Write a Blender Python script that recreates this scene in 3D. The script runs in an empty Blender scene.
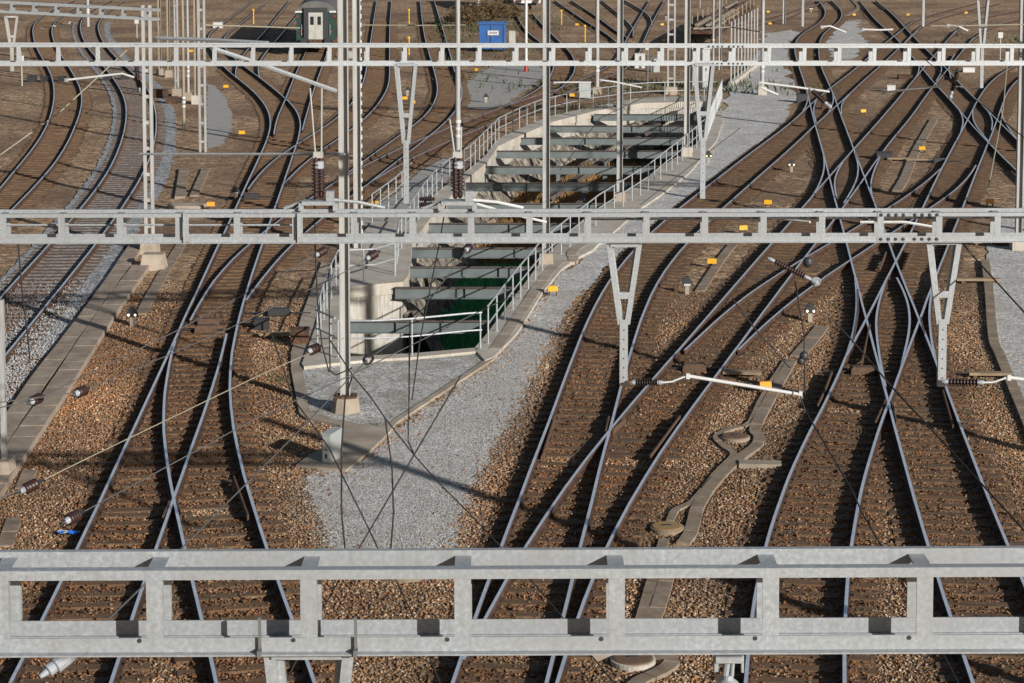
import bpy, bmesh, math, random
import numpy as np
from mathutils import Vector, Matrix, Quaternion
from mathutils.geometry import delaunay_2d_cdt
random.seed(7); rng = np.random.default_rng(11)
SC = bpy.context.scene; COL = SC.collection
# ---------------------------------------------------------------- camera
RAIL_TOP = 0.21; CAM_H = 12.71; PITCH = math.atan(183/2120)
cd = bpy.data.cameras.new('camera'); cam = bpy.data.objects.new('camera', cd); COL.objects.link(cam)
cam.location = (0, 0, CAM_H); cam.rotation_euler = (math.pi/2-PITCH, 0, 0)
cd.sensor_width = 36; cd.lens = 2120/1024*36; cd.shift_y = -273.5/1024
cd.clip_start = .5; cd.clip_end = 8000; SC.camera = cam
# ---------------------------------------------------------------- sky, sun, exposure
SUN_EL, SUN_AZ = math.radians(18.5), math.radians(140)      # low sun behind the camera, to the right
wd = bpy.data.worlds.new('World'); SC.world = wd; wd.use_nodes = True
nt = wd.node_tree; bg = nt.nodes['Background']
sk = nt.nodes.new('ShaderNodeTexSky'); sk.sky_type = 'NISHITA'; sk.sun_disc = False
sk.sun_elevation = SUN_EL; sk.sun_rotation = SUN_AZ
nt.links.new(sk.outputs[0], bg.inputs[0]); bg.inputs[1].default_value = 0.05
sl = bpy.data.lights.new('sun', 'SUN'); sun = bpy.data.objects.new('sun', sl); COL.objects.link(sun)
sl.energy = 5.0; sl.angle = math.radians(.5); sl.color = (1, .965, .91)
sdir = Vector((math.sin(SUN_AZ)*math.cos(SUN_EL), math.cos(SUN_AZ)*math.cos(SUN_EL), math.sin(SUN_EL)))
sun.rotation_euler = sdir.to_track_quat('Z', 'Y').to_euler(); sun.location = sdir*50
SC.view_settings.view_transform = 'Standard'; SC.view_settings.look = 'None'; SC.view_settings.exposure = 0.3
# ---------------------------------------------------------------- layout in metres (x right, y away, z up)
RAILS = {"R1":[[-20.0,77.44],[-20.25,79.43],[-20.5,81.42],[-20.75,83.41],[-21.0,85.4],[-21.24,87.39],[-21.48,89.38],[-21.73,91.37],[-21.97,93.36],[-22.21,95.35],[-22.46,97.34],[-22.71,99.33],[-22.98,101.32],[-23.25,103.3],[-23.54,105.29],[-23.85,107.27],[-24.16,109.25],[-24.5,111.23],[-24.84,113.2],[-25.2,115.17],[-25.57,117.14],[-25.95,119.11],[-26.34,121.08],[-26.73,123.05],[-27.14,125.01],[-27.56,126.97],[-27.98,128.93],[-28.42,130.89],[-28.86,132.84],[-29.32,134.79],[-29.79,136.74],[-30.26,138.69],[-30.75,140.64],[-31.25,142.58],[-31.75,144.52],[-32.26,146.46],[-32.78,148.4],[-33.29,150.33],[-33.81,152.27],[-34.34,154.21],[-34.85,156.14],[-35.37,158.08],[-35.87,160.02],[-36.38,161.96],[-36.87,163.9],[-37.37,165.85],[-37.85,167.79],[-38.33,169.74],[-38.81,171.69],[-39.28,173.64],[-39.74,175.59],[-40.2,177.54],[-40.66,179.49],[-41.1,181.45],[-41.54,183.4],[-41.96,185.36],[-42.37,187.33],[-42.76,189.29],[-43.14,191.26],[-43.5,193.23],[-43.84,195.21],[-44.17,197.19],[-44.48,199.17],[-44.78,201.15],[-45.07,203.13],[-45.35,205.12],[-45.61,207.11],[-45.85,209.1],[-46.08,211.09],[-46.3,213.08],[-46.5,215.08],[-46.69,217.07],[-46.86,219.07],[-47.02,221.07],[-47.17,223.07],[-47.31,225.07],[-47.43,227.07],[-47.56,229.07],[-47.68,231.07]],
"R2":[[-17.9,67.91],[-18.14,69.89],[-18.37,71.87],[-18.6,73.86],[-18.82,75.85],[-19.02,77.84],[-19.21,79.82],[-19.39,81.81],[-19.56,83.81],[-19.73,85.8],[-19.91,87.79],[-20.1,89.78],[-20.3,91.76],[-20.51,93.75],[-20.74,95.74],[-20.99,97.72],[-21.25,99.7],[-21.53,101.68],[-21.81,103.66],[-22.11,105.63],[-22.42,107.61],[-22.73,109.58],[-23.05,111.56],[-23.37,113.53],[-23.7,115.5],[-24.05,117.47],[-24.4,119.43],[-24.77,121.4],[-25.16,123.36],[-25.56,125.31],[-25.99,127.27],[-26.43,129.22],[-26.88,131.16],[-27.35,133.1],[-27.83,135.04],[-28.32,136.98],[-28.81,138.92],[-29.31,140.86],[-29.81,142.79],[-30.31,144.73],[-30.81,146.66],[-31.32,148.59],[-31.82,150.53],[-32.33,152.46],[-32.84,154.39],[-33.35,156.32],[-33.86,158.26],[-34.36,160.19],[-34.86,162.13],[-35.35,164.06],[-35.84,166.0],[-36.32,167.94],[-36.8,169.88],[-37.27,171.82],[-37.73,173.77],[-38.18,175.71],[-38.63,177.66],[-39.07,179.61],[-39.5,181.56],[-39.91,183.52],[-40.32,185.47],[-40.7,187.43],[-41.07,189.4],[-41.42,191.37],[-41.75,193.34],[-42.06,195.31],[-42.36,197.29],[-42.64,199.27],[-42.92,201.25],[-43.18,203.23],[-43.44,205.21],[-43.68,207.19],[-43.91,209.18],[-44.14,211.16],[-44.35,213.15],[-44.55,215.14],[-44.74,217.13],[-44.93,219.12],[-45.09,221.11],[-45.25,223.1],[-45.4,225.09],[-45.55,227.09],[-45.69,229.08],[-45.82,231.07]],
"R3":[[-15.03,56.33],[-15.18,58.32],[-15.32,60.31],[-15.46,62.3],[-15.6,64.29],[-15.73,66.28],[-15.85,68.27],[-15.97,70.26],[-16.1,72.25],[-16.22,74.24],[-16.36,76.23],[-16.5,78.22],[-16.64,80.21],[-16.8,82.2],[-16.95,84.19],[-17.12,86.18],[-17.3,88.16],[-17.5,90.15],[-17.71,92.13],[-17.93,94.11],[-18.18,96.09],[-18.43,98.07],[-18.7,100.04],[-18.97,102.02],[-19.26,103.99],[-19.56,105.97],[-19.86,107.94],[-20.18,109.91],[-20.5,111.87],[-20.84,113.84],[-21.19,115.8],[-21.55,117.76],[-21.92,119.72],[-22.31,121.68],[-22.72,123.63],[-23.14,125.58],[-23.58,127.53],[-24.03,129.47],[-24.49,131.41],[-24.96,133.35],[-25.44,135.28],[-25.93,137.22],[-26.42,139.15],[-26.92,141.08],[-27.43,143.01],[-27.93,144.94],[-28.44,146.86],[-28.95,148.79],[-29.46,150.72],[-29.98,152.65],[-30.49,154.58],[-30.99,156.5],[-31.5,158.43],[-32.0,160.37],[-32.49,162.3],[-32.97,164.23],[-33.45,166.17],[-33.92,168.11],[-34.39,170.05],[-34.85,171.99],[-35.3,173.93],[-35.75,175.87],[-36.19,177.82],[-36.62,179.76],[-37.04,181.71],[-37.46,183.66],[-37.87,185.61],[-38.27,187.57],[-38.66,189.52],[-39.03,191.48],[-39.39,193.44],[-39.74,195.41],[-40.07,197.37],[-40.39,199.34],[-40.7,201.31],[-40.99,203.29],[-41.26,205.26],[-41.52,207.24],[-41.77,209.22],[-42.0,211.2],[-42.21,213.18],[-42.42,215.17],[-42.61,217.15],[-42.78,219.14],[-42.95,221.13],[-43.1,223.11],[-43.24,225.1],[-43.38,227.09],[-43.51,229.08],[-43.64,231.07]],
"R4":[[-13.19,49.29],[-13.29,51.3],[-13.39,53.3],[-13.5,55.3],[-13.61,57.31],[-13.72,59.31],[-13.84,61.31],[-13.96,63.31],[-14.07,65.32],[-14.19,67.32],[-14.31,69.32],[-14.43,71.32],[-14.56,73.33],[-14.7,75.33],[-14.84,77.33],[-14.99,79.33],[-15.14,81.33],[-15.31,83.33],[-15.48,85.33],[-15.65,87.32],[-15.84,89.32],[-16.04,91.32],[-16.26,93.31],[-16.48,95.3],[-16.72,97.3],[-16.98,99.29],[-17.25,101.27],[-17.53,103.26],[-17.82,105.24],[-18.12,107.23],[-18.44,109.21],[-18.77,111.19],[-19.1,113.16],[-19.45,115.14],[-19.81,117.11],[-20.18,119.08],[-20.56,121.05],[-20.96,123.02],[-21.36,124.98],[-21.79,126.95],[-22.23,128.9],[-22.68,130.86],[-23.16,132.8],[-23.65,134.75],[-24.16,136.69],[-24.68,138.63],[-25.2,140.56],[-25.73,142.5],[-26.26,144.43],[-26.79,146.37],[-27.33,148.3],[-27.85,150.24],[-28.38,152.17],[-28.9,154.11],[-29.41,156.05],[-29.92,157.99],[-30.42,159.93],[-30.91,161.88],[-31.4,163.82],[-31.88,165.77],[-32.35,167.72],[-32.81,169.67],[-33.27,171.63],[-33.72,173.58],[-34.16,175.54],[-34.59,177.49],[-35.02,179.45],[-35.44,181.42],[-35.85,183.38],[-36.25,185.34],[-36.64,187.31],[-37.02,189.28],[-37.37,191.26],[-37.71,193.24],[-38.03,195.22],[-38.33,197.2],[-38.62,199.18],[-38.89,201.17],[-39.16,203.16],[-39.42,205.15],[-39.67,207.14],[-39.91,209.13],[-40.14,211.12],[-40.37,213.12],[-40.59,215.11],[-40.81,217.1],[-41.02,219.1],[-41.23,221.09],[-41.43,223.09],[-41.63,225.08],[-41.83,227.08],[-42.02,229.08],[-42.22,231.07]],
"L1":[[-7.57,24.39],[-7.65,26.39],[-7.72,28.39],[-7.8,30.39],[-7.89,32.39],[-7.98,34.39],[-8.08,36.39],[-8.18,38.39],[-8.29,40.39],[-8.4,42.39],[-8.52,44.39],[-8.64,46.38],[-8.75,48.38],[-8.87,50.38],[-8.99,52.38],[-9.11,54.38],[-9.23,56.37],[-9.35,58.37],[-9.48,60.37],[-9.6,62.37],[-9.71,64.37],[-9.83,66.36],[-9.95,68.36],[-10.07,70.36],[-10.19,72.36],[-10.3,74.36],[-10.42,76.35],[-10.54,78.35],[-10.66,80.35],[-10.78,82.35],[-10.9,84.35],[-11.02,86.34],[-11.14,88.34],[-11.26,90.34],[-11.37,92.34],[-11.49,94.34],[-11.61,96.33],[-11.73,98.33],[-11.85,100.33],[-11.98,102.33],[-12.12,104.32],[-12.28,106.32],[-12.45,108.31],[-12.65,110.3],[-12.88,112.29],[-13.14,114.28],[-13.42,116.26],[-13.74,118.23],[-14.08,120.21],[-14.45,122.17],[-14.84,124.14],[-15.25,126.1],[-15.68,128.05],[-16.12,130.0],[-16.58,131.95],[-17.05,133.9],[-17.52,135.84],[-18.0,137.78],[-18.47,139.73],[-18.93,141.68],[-19.39,143.63],[-19.82,145.58],[-20.25,147.54],[-20.66,149.5],[-21.05,151.46],[-21.44,153.42],[-21.82,155.39],[-22.2,157.35],[-22.58,159.32],[-22.96,161.28],[-23.33,163.25],[-23.68,165.22],[-24.02,167.19],[-24.33,169.17],[-24.62,171.15],[-24.89,173.13],[-25.13,175.12],[-25.35,177.11],[-25.54,179.1],[-25.7,181.1],[-25.84,183.09],[-25.95,185.09],[-26.05,187.09],[-26.13,189.09],[-26.21,191.09],[-26.29,193.09],[-26.37,195.09],[-26.46,197.09],[-26.56,199.09],[-26.66,201.09],[-26.76,203.09],[-26.86,205.09],[-26.96,207.08],[-27.06,209.08],[-27.16,211.08],[-27.26,213.08],[-27.36,215.08],[-27.45,217.08],[-27.55,219.08],[-27.65,221.08],[-27.75,223.08],[-27.85,225.08],[-27.95,227.07],[-28.05,229.07],[-28.15,231.07]],
"X":[[-1.32,24.59],[-1.77,26.54],[-2.21,28.5],[-2.66,30.46],[-3.11,32.41],[-3.55,34.37],[-4.0,36.33],[-4.44,38.28],[-4.87,40.24],[-5.29,42.21],[-5.7,44.17],[-6.08,46.14],[-6.44,48.12],[-6.76,50.1],[-7.05,52.08],[-7.3,54.07],[-7.52,56.07],[-7.7,58.07],[-7.87,60.07],[-8.02,62.07],[-8.16,64.07],[-8.29,66.07],[-8.42,68.07],[-8.54,70.08],[-8.66,72.08],[-8.78,74.08],[-8.9,76.09],[-9.01,78.09],[-9.13,80.09],[-9.25,82.1],[-9.36,84.1],[-9.48,86.1],[-9.6,88.11],[-9.72,90.11],[-9.84,92.11],[-9.96,94.12],[-10.08,96.12],[-10.2,98.12],[-10.32,100.13],[-10.44,102.13],[-10.57,104.13],[-10.72,106.13],[-10.88,108.13],[-11.06,110.13],[-11.28,112.13],[-11.53,114.12],[-11.82,116.1],[-12.14,118.08],[-12.51,120.06],[-12.9,122.03],[-13.32,123.99],[-13.75,125.95],[-14.19,127.91],[-14.64,129.86],[-15.09,131.82],[-15.54,133.77],[-16.0,135.73],[-16.46,137.68],[-16.92,139.63],[-17.4,141.58],[-17.87,143.53],[-18.34,145.48],[-18.8,147.44],[-19.26,149.39],[-19.71,151.35],[-20.15,153.3],[-20.57,155.27],[-20.99,157.23],[-21.39,159.19],[-21.78,161.16],[-22.15,163.14],[-22.49,165.11],[-22.8,167.1],[-23.08,169.08],[-23.33,171.07],[-23.55,173.07],[-23.75,175.07],[-23.91,177.07],[-24.05,179.07],[-24.17,181.07],[-24.26,183.08],[-24.35,185.08],[-24.43,187.09],[-24.51,189.09],[-24.59,191.1],[-24.67,193.1],[-24.77,195.11],[-24.86,197.11],[-24.96,199.12],[-25.06,201.12],[-25.16,203.12],[-25.26,205.13],[-25.36,207.13],[-25.46,209.14],[-25.56,211.14],[-25.66,213.15],[-25.76,215.15],[-25.86,217.15],[-25.96,219.16],[-26.06,221.16],[-26.16,223.17],[-26.26,225.17]],
"Pr":[[-5.79,24.41],[-5.92,26.41],[-6.05,28.41],[-6.18,30.41],[-6.31,32.41],[-6.44,34.41],[-6.57,36.41],[-6.69,38.41],[-6.8,40.41],[-6.92,42.41],[-7.03,44.41],[-7.15,46.41],[-7.26,48.41],[-7.38,50.41],[-7.51,52.41],[-7.65,54.41],[-7.81,56.41],[-7.98,58.41]],
"Ql":[[-2.96,24.57],[-3.38,26.49],[-3.79,28.42],[-4.21,30.35],[-4.63,32.28],[-5.06,34.2],[-5.5,36.13],[-5.94,38.05],[-6.37,39.97],[-6.8,41.9],[-7.22,43.82],[-7.61,45.76],[-7.98,47.7],[-8.3,49.64],[-8.59,51.59],[-8.84,53.55],[-9.07,55.51],[-9.27,57.47]],
"SG1":[[-9.28,60.32],[-9.36,62.31],[-9.42,64.3],[-9.45,66.29],[-9.42,68.28],[-9.36,70.26],[-9.25,72.25],[-9.11,74.23],[-8.94,76.22],[-8.75,78.19],[-8.54,80.17],[-8.32,82.15],[-8.08,84.12],[-7.83,86.1],[-7.56,88.07],[-7.27,90.04],[-6.95,92.0],[-6.61,93.96],[-6.24,95.91],[-5.84,97.86],[-5.43,99.81],[-5.0,101.75],[-4.56,103.69],[-4.09,105.62],[-3.61,107.55],[-3.11,109.48],[-2.6,111.4],[-2.09,113.32],[-1.58,115.24],[-1.07,117.17],[-0.54,119.08],[0.01,120.99],[0.6,122.89],[1.22,124.79],[1.84,126.68],[2.44,128.57],[3.0,130.48],[3.53,132.4],[4.02,134.32],[4.49,136.26],[4.96,138.19],[5.41,140.13],[5.84,142.07],[6.24,144.02],[6.6,145.97],[6.91,147.94],[7.19,149.91],[7.43,151.88],[7.65,153.86],[7.86,155.84],[8.05,157.82],[8.23,159.8],[8.41,161.78],[8.58,163.76],[8.76,165.74],[8.93,167.72],[9.11,169.7],[9.29,171.68],[9.47,173.66],[9.66,175.64],[9.85,177.62],[10.04,179.6],[10.23,181.58],[10.42,183.56],[10.62,185.54],[10.81,187.52],[11.0,189.5],[11.2,191.48],[11.39,193.46],[11.59,195.44],[11.78,197.42],[11.97,199.4],[12.17,201.38],[12.36,203.36],[12.55,205.34],[12.74,207.32],[12.94,209.3],[13.13,211.28],[13.32,213.26],[13.51,215.24],[13.71,217.22],[13.9,219.2],[14.09,221.17],[14.29,223.15],[14.48,225.13],[14.67,227.11],[14.86,229.09],[15.06,231.07]],
"SG2":[[-8.04,63.25],[-8.0,65.25],[-7.95,67.25],[-7.88,69.25],[-7.79,71.25],[-7.66,73.25],[-7.5,75.24],[-7.32,77.24],[-7.13,79.23],[-6.91,81.22],[-6.68,83.21],[-6.44,85.19],[-6.18,87.18],[-5.9,89.16],[-5.59,91.13],[-5.26,93.11],[-4.89,95.07],[-4.5,97.04],[-4.07,98.99],[-3.63,100.94],[-3.16,102.89],[-2.67,104.83],[-2.17,106.77],[-1.65,108.7],[-1.12,110.63],[-0.59,112.56],[-0.07,114.49],[0.46,116.42],[0.97,118.36],[1.47,120.29],[1.96,122.23],[2.45,124.17],[2.94,126.11],[3.43,128.05],[3.94,129.99],[4.47,131.92],[5.01,133.84],[5.56,135.77],[6.11,137.69],[6.64,139.62],[7.12,141.56],[7.56,143.52],[7.93,145.48],[8.27,147.46],[8.55,149.44],[8.81,151.42],[9.04,153.41],[9.26,155.4],[9.46,157.39],[9.65,159.38],[9.84,161.37],[10.02,163.37],[10.2,165.36],[10.37,167.35],[10.55,169.34],[10.73,171.34],[10.91,173.33],[11.1,175.32],[11.28,177.32],[11.47,179.31],[11.66,181.3],[11.85,183.29],[12.04,185.28],[12.23,187.28],[12.43,189.27],[12.62,191.26],[12.82,193.25],[13.02,195.24],[13.21,197.23],[13.41,199.22],[13.62,201.21],[13.82,203.21],[14.02,205.2],[14.23,207.19],[14.43,209.18],[14.64,211.17],[14.84,213.16],[15.05,215.15],[15.25,217.14],[15.46,219.13],[15.67,221.12],[15.87,223.11],[16.08,225.1],[16.28,227.09],[16.49,229.08],[16.69,231.07]],
"f1":[[-7.23,90.98],[-7.02,92.98],[-6.81,94.97],[-6.6,96.96],[-6.38,98.96],[-6.16,100.95],[-5.94,102.94],[-5.71,104.94],[-5.49,106.93],[-5.27,108.92],[-5.07,110.92],[-4.89,112.92],[-4.74,114.92],[-4.63,116.92],[-4.55,118.92],[-4.5,120.93],[-4.48,122.93],[-4.48,124.94],[-4.51,126.94],[-4.56,128.95],[-4.63,130.95],[-4.72,132.95],[-4.82,134.96],[-4.93,136.96],[-5.04,138.96],[-5.16,140.96],[-5.28,142.97],[-5.4,144.97],[-5.53,146.97],[-5.65,148.97],[-5.77,150.97],[-5.9,152.97],[-6.02,154.97],[-6.15,156.98],[-6.27,158.98],[-6.39,160.98],[-6.52,162.98],[-6.64,164.98],[-6.76,166.98],[-6.87,168.99],[-6.99,170.99],[-7.1,172.99],[-7.22,174.99],[-7.33,177.0],[-7.43,179.0],[-7.54,181.0],[-7.65,183.0],[-7.75,185.01],[-7.86,187.01],[-7.96,189.01],[-8.06,191.01],[-8.16,193.02],[-8.26,195.02],[-8.36,197.02],[-8.46,199.03],[-8.56,201.03],[-8.65,203.03],[-8.75,205.03],[-8.85,207.04],[-8.95,209.04],[-9.05,211.04],[-9.15,213.05],[-9.24,215.05],[-9.34,217.05],[-9.44,219.06],[-9.54,221.06],[-9.64,223.06],[-9.74,225.06],[-9.84,227.07],[-9.94,229.07],[-10.04,231.07]],
"f2":[[-6.02,88.51],[-5.79,90.51],[-5.57,92.51],[-5.34,94.51],[-5.12,96.51],[-4.89,98.51],[-4.66,100.51],[-4.44,102.51],[-4.22,104.51],[-4.01,106.51],[-3.8,108.51],[-3.62,110.51],[-3.45,112.52],[-3.31,114.52],[-3.19,116.53],[-3.09,118.54],[-3.02,120.55],[-2.98,122.56],[-2.97,124.58],[-3.0,126.59],[-3.05,128.6],[-3.13,130.61],[-3.24,132.62],[-3.36,134.63],[-3.49,136.64],[-3.62,138.64],[-3.75,140.65],[-3.87,142.66],[-3.99,144.67],[-4.09,146.68],[-4.19,148.69],[-4.29,150.7],[-4.39,152.71],[-4.49,154.72],[-4.59,156.73],[-4.69,158.74],[-4.79,160.75],[-4.9,162.76],[-5.0,164.77],[-5.11,166.77],[-5.21,168.78],[-5.32,170.79],[-5.42,172.8],[-5.53,174.81],[-5.63,176.82],[-5.74,178.83],[-5.84,180.84],[-5.95,182.85],[-6.06,184.86],[-6.16,186.87],[-6.27,188.88],[-6.37,190.89],[-6.48,192.9],[-6.59,194.91],[-6.69,196.91],[-6.8,198.92],[-6.91,200.93],[-7.01,202.94],[-7.12,204.95],[-7.23,206.96],[-7.33,208.97],[-7.44,210.98],[-7.55,212.99],[-7.66,215.0],[-7.76,217.01],[-7.87,219.02],[-7.98,221.03],[-8.08,223.04],[-8.19,225.04],[-8.3,227.05],[-8.4,229.06],[-8.51,231.07]],
"U1":[[-10.89,86.74],[-10.93,88.75],[-10.95,90.76],[-10.94,92.76],[-10.89,94.77],[-10.8,96.78],[-10.67,98.78],[-10.5,100.78],[-10.32,102.78],[-10.14,104.78],[-9.96,106.78],[-9.79,108.78],[-9.63,110.78],[-9.5,112.78],[-9.39,114.79],[-9.31,116.79],[-9.25,118.8],[-9.22,120.81],[-9.21,122.81],[-9.22,124.82],[-9.25,126.83],[-9.29,128.84],[-9.35,130.84],[-9.42,132.85],[-9.49,134.85],[-9.58,136.86],[-9.67,138.87],[-9.77,140.87],[-9.87,142.88],[-9.98,144.88],[-10.09,146.88],[-10.2,148.89],[-10.31,150.89],[-10.42,152.9],[-10.53,154.9],[-10.64,156.91],[-10.75,158.91],[-10.86,160.92],[-10.97,162.92],[-11.08,164.93],[-11.19,166.93],[-11.3,168.93],[-11.41,170.94],[-11.52,172.94],[-11.64,174.95],[-11.75,176.95],[-11.86,178.96],[-11.97,180.96],[-12.08,182.97],[-12.19,184.97],[-12.3,186.97],[-12.42,188.98],[-12.53,190.98],[-12.64,192.99],[-12.75,194.99],[-12.86,197.0],[-12.97,199.0],[-13.08,201.01],[-13.19,203.01],[-13.3,205.01],[-13.41,207.02],[-13.52,209.02],[-13.63,211.03],[-13.74,213.03],[-13.85,215.04],[-13.96,217.04],[-14.07,219.05],[-14.18,221.05],[-14.29,223.05],[-14.4,225.06],[-14.51,227.06],[-14.62,229.07],[-14.73,231.07]],
"U2":[[-9.59,88.21],[-9.53,90.2],[-9.46,92.18],[-9.38,94.17],[-9.26,96.15],[-9.13,98.13],[-8.97,100.11],[-8.79,102.09],[-8.61,104.07],[-8.44,106.05],[-8.27,108.03],[-8.12,110.01],[-8.0,112.0],[-7.89,113.98],[-7.81,115.97],[-7.74,117.95],[-7.69,119.94],[-7.66,121.93],[-7.65,123.91],[-7.65,125.9],[-7.66,127.89],[-7.69,129.87],[-7.75,131.86],[-7.82,133.85],[-7.9,135.83],[-8.0,137.82],[-8.1,139.8],[-8.21,141.79],[-8.33,143.77],[-8.44,145.75],[-8.56,147.74],[-8.67,149.72],[-8.79,151.71],[-8.9,153.69],[-9.01,155.67],[-9.13,157.66],[-9.24,159.64],[-9.36,161.62],[-9.47,163.61],[-9.59,165.59],[-9.71,167.58],[-9.82,169.56],[-9.93,171.54],[-10.05,173.53],[-10.16,175.51],[-10.27,177.5],[-10.38,179.48],[-10.49,181.46],[-10.6,183.45],[-10.71,185.43],[-10.82,187.42],[-10.92,189.4],[-11.03,191.38],[-11.14,193.37],[-11.24,195.35],[-11.35,197.34],[-11.45,199.32],[-11.56,201.31],[-11.66,203.29],[-11.77,205.28],[-11.87,207.26],[-11.97,209.24],[-12.08,211.23],[-12.18,213.21],[-12.29,215.2],[-12.39,217.18],[-12.5,219.17],[-12.6,221.15],[-12.71,223.14],[-12.81,225.12],[-12.91,227.1],[-13.02,229.09],[-13.12,231.07]],
"V1":[[-12.0,106.14],[-12.18,108.12],[-12.36,110.1],[-12.52,112.08],[-12.67,114.06],[-12.81,116.04],[-12.93,118.03],[-13.06,120.01],[-13.18,122.0],[-13.3,123.98],[-13.43,125.96],[-13.56,127.95],[-13.7,129.93],[-13.83,131.91],[-13.96,133.9],[-14.09,135.88],[-14.22,137.86],[-14.34,139.85],[-14.46,141.83],[-14.58,143.81],[-14.7,145.8],[-14.81,147.78],[-14.93,149.77],[-15.05,151.75],[-15.18,153.73],[-15.3,155.72],[-15.43,157.7],[-15.56,159.68],[-15.69,161.67],[-15.82,163.65],[-15.95,165.63],[-16.08,167.62],[-16.21,169.6],[-16.34,171.58],[-16.47,173.57],[-16.61,175.55],[-16.74,177.53],[-16.87,179.52],[-17.01,181.5],[-17.14,183.48],[-17.27,185.47],[-17.41,187.45],[-17.54,189.43],[-17.68,191.41],[-17.81,193.4],[-17.95,195.38],[-18.09,197.36],[-18.22,199.35],[-18.36,201.33],[-18.49,203.31],[-18.63,205.3],[-18.77,207.28],[-18.9,209.26],[-19.04,211.24],[-19.18,213.23],[-19.31,215.21],[-19.45,217.19],[-19.59,219.18],[-19.72,221.16],[-19.86,223.14],[-19.99,225.12],[-20.13,227.11],[-20.27,229.09],[-20.4,231.07]],
"V2":[[-10.74,107.89],[-10.87,109.88],[-11.01,111.86],[-11.14,113.85],[-11.27,115.83],[-11.4,117.82],[-11.53,119.81],[-11.66,121.79],[-11.79,123.78],[-11.91,125.77],[-12.04,127.75],[-12.16,129.74],[-12.28,131.73],[-12.4,133.71],[-12.52,135.7],[-12.64,137.69],[-12.75,139.68],[-12.87,141.66],[-12.98,143.65],[-13.1,145.64],[-13.21,147.62],[-13.33,149.61],[-13.45,151.6],[-13.57,153.59],[-13.68,155.57],[-13.8,157.56],[-13.92,159.55],[-14.04,161.53],[-14.16,163.52],[-14.28,165.51],[-14.4,167.5],[-14.52,169.48],[-14.64,171.47],[-14.76,173.46],[-14.89,175.44],[-15.01,177.43],[-15.13,179.42],[-15.25,181.4],[-15.37,183.39],[-15.49,185.38],[-15.62,187.36],[-15.74,189.35],[-15.86,191.34],[-15.99,193.32],[-16.11,195.31],[-16.23,197.3],[-16.36,199.28],[-16.48,201.27],[-16.6,203.26],[-16.73,205.24],[-16.85,207.23],[-16.97,209.22],[-17.1,211.21],[-17.22,213.19],[-17.34,215.18],[-17.47,217.17],[-17.59,219.15],[-17.71,221.14],[-17.84,223.13],[-17.96,225.11],[-18.08,227.1],[-18.21,229.09],[-18.33,231.07]],
"W1":[[-17.99,137.61],[-18.26,139.58],[-18.52,141.56],[-18.76,143.54],[-18.98,145.52],[-19.17,147.5],[-19.35,149.49],[-19.51,151.48],[-19.67,153.46],[-19.81,155.45],[-19.94,157.44],[-20.06,159.43],[-20.18,161.42],[-20.28,163.41],[-20.38,165.4],[-20.48,167.39],[-20.57,169.38],[-20.67,171.38],[-20.76,173.37],[-20.87,175.36],[-20.97,177.35],[-21.08,179.34],[-21.19,181.33],[-21.3,183.32],[-21.41,185.31],[-21.53,187.3],[-21.64,189.29],[-21.76,191.28],[-21.88,193.27],[-22.0,195.26],[-22.12,197.25],[-22.24,199.24],[-22.36,201.23],[-22.48,203.22],[-22.6,205.21],[-22.72,207.2],[-22.84,209.19],[-22.96,211.18],[-23.08,213.16],[-23.2,215.15],[-23.32,217.14],[-23.44,219.13],[-23.56,221.12],[-23.68,223.11],[-23.8,225.1],[-23.92,227.09],[-24.04,229.08],[-24.15,231.07]],
"W2":[[-16.39,137.25],[-16.68,139.24],[-16.95,141.23],[-17.2,143.22],[-17.43,145.21],[-17.64,147.21],[-17.82,149.21],[-17.99,151.21],[-18.13,153.21],[-18.26,155.22],[-18.38,157.22],[-18.49,159.23],[-18.6,161.23],[-18.7,163.24],[-18.79,165.24],[-18.89,167.25],[-18.98,169.26],[-19.07,171.26],[-19.17,173.27],[-19.26,175.27],[-19.36,177.28],[-19.46,179.28],[-19.55,181.29],[-19.65,183.3],[-19.75,185.3],[-19.85,187.31],[-19.95,189.31],[-20.05,191.32],[-20.15,193.32],[-20.25,195.33],[-20.35,197.33],[-20.45,199.34],[-20.54,201.34],[-20.64,203.35],[-20.74,205.36],[-20.84,207.36],[-20.94,209.37],[-21.04,211.37],[-21.14,213.38],[-21.24,215.38],[-21.34,217.39],[-21.44,219.39],[-21.54,221.4]],
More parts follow.
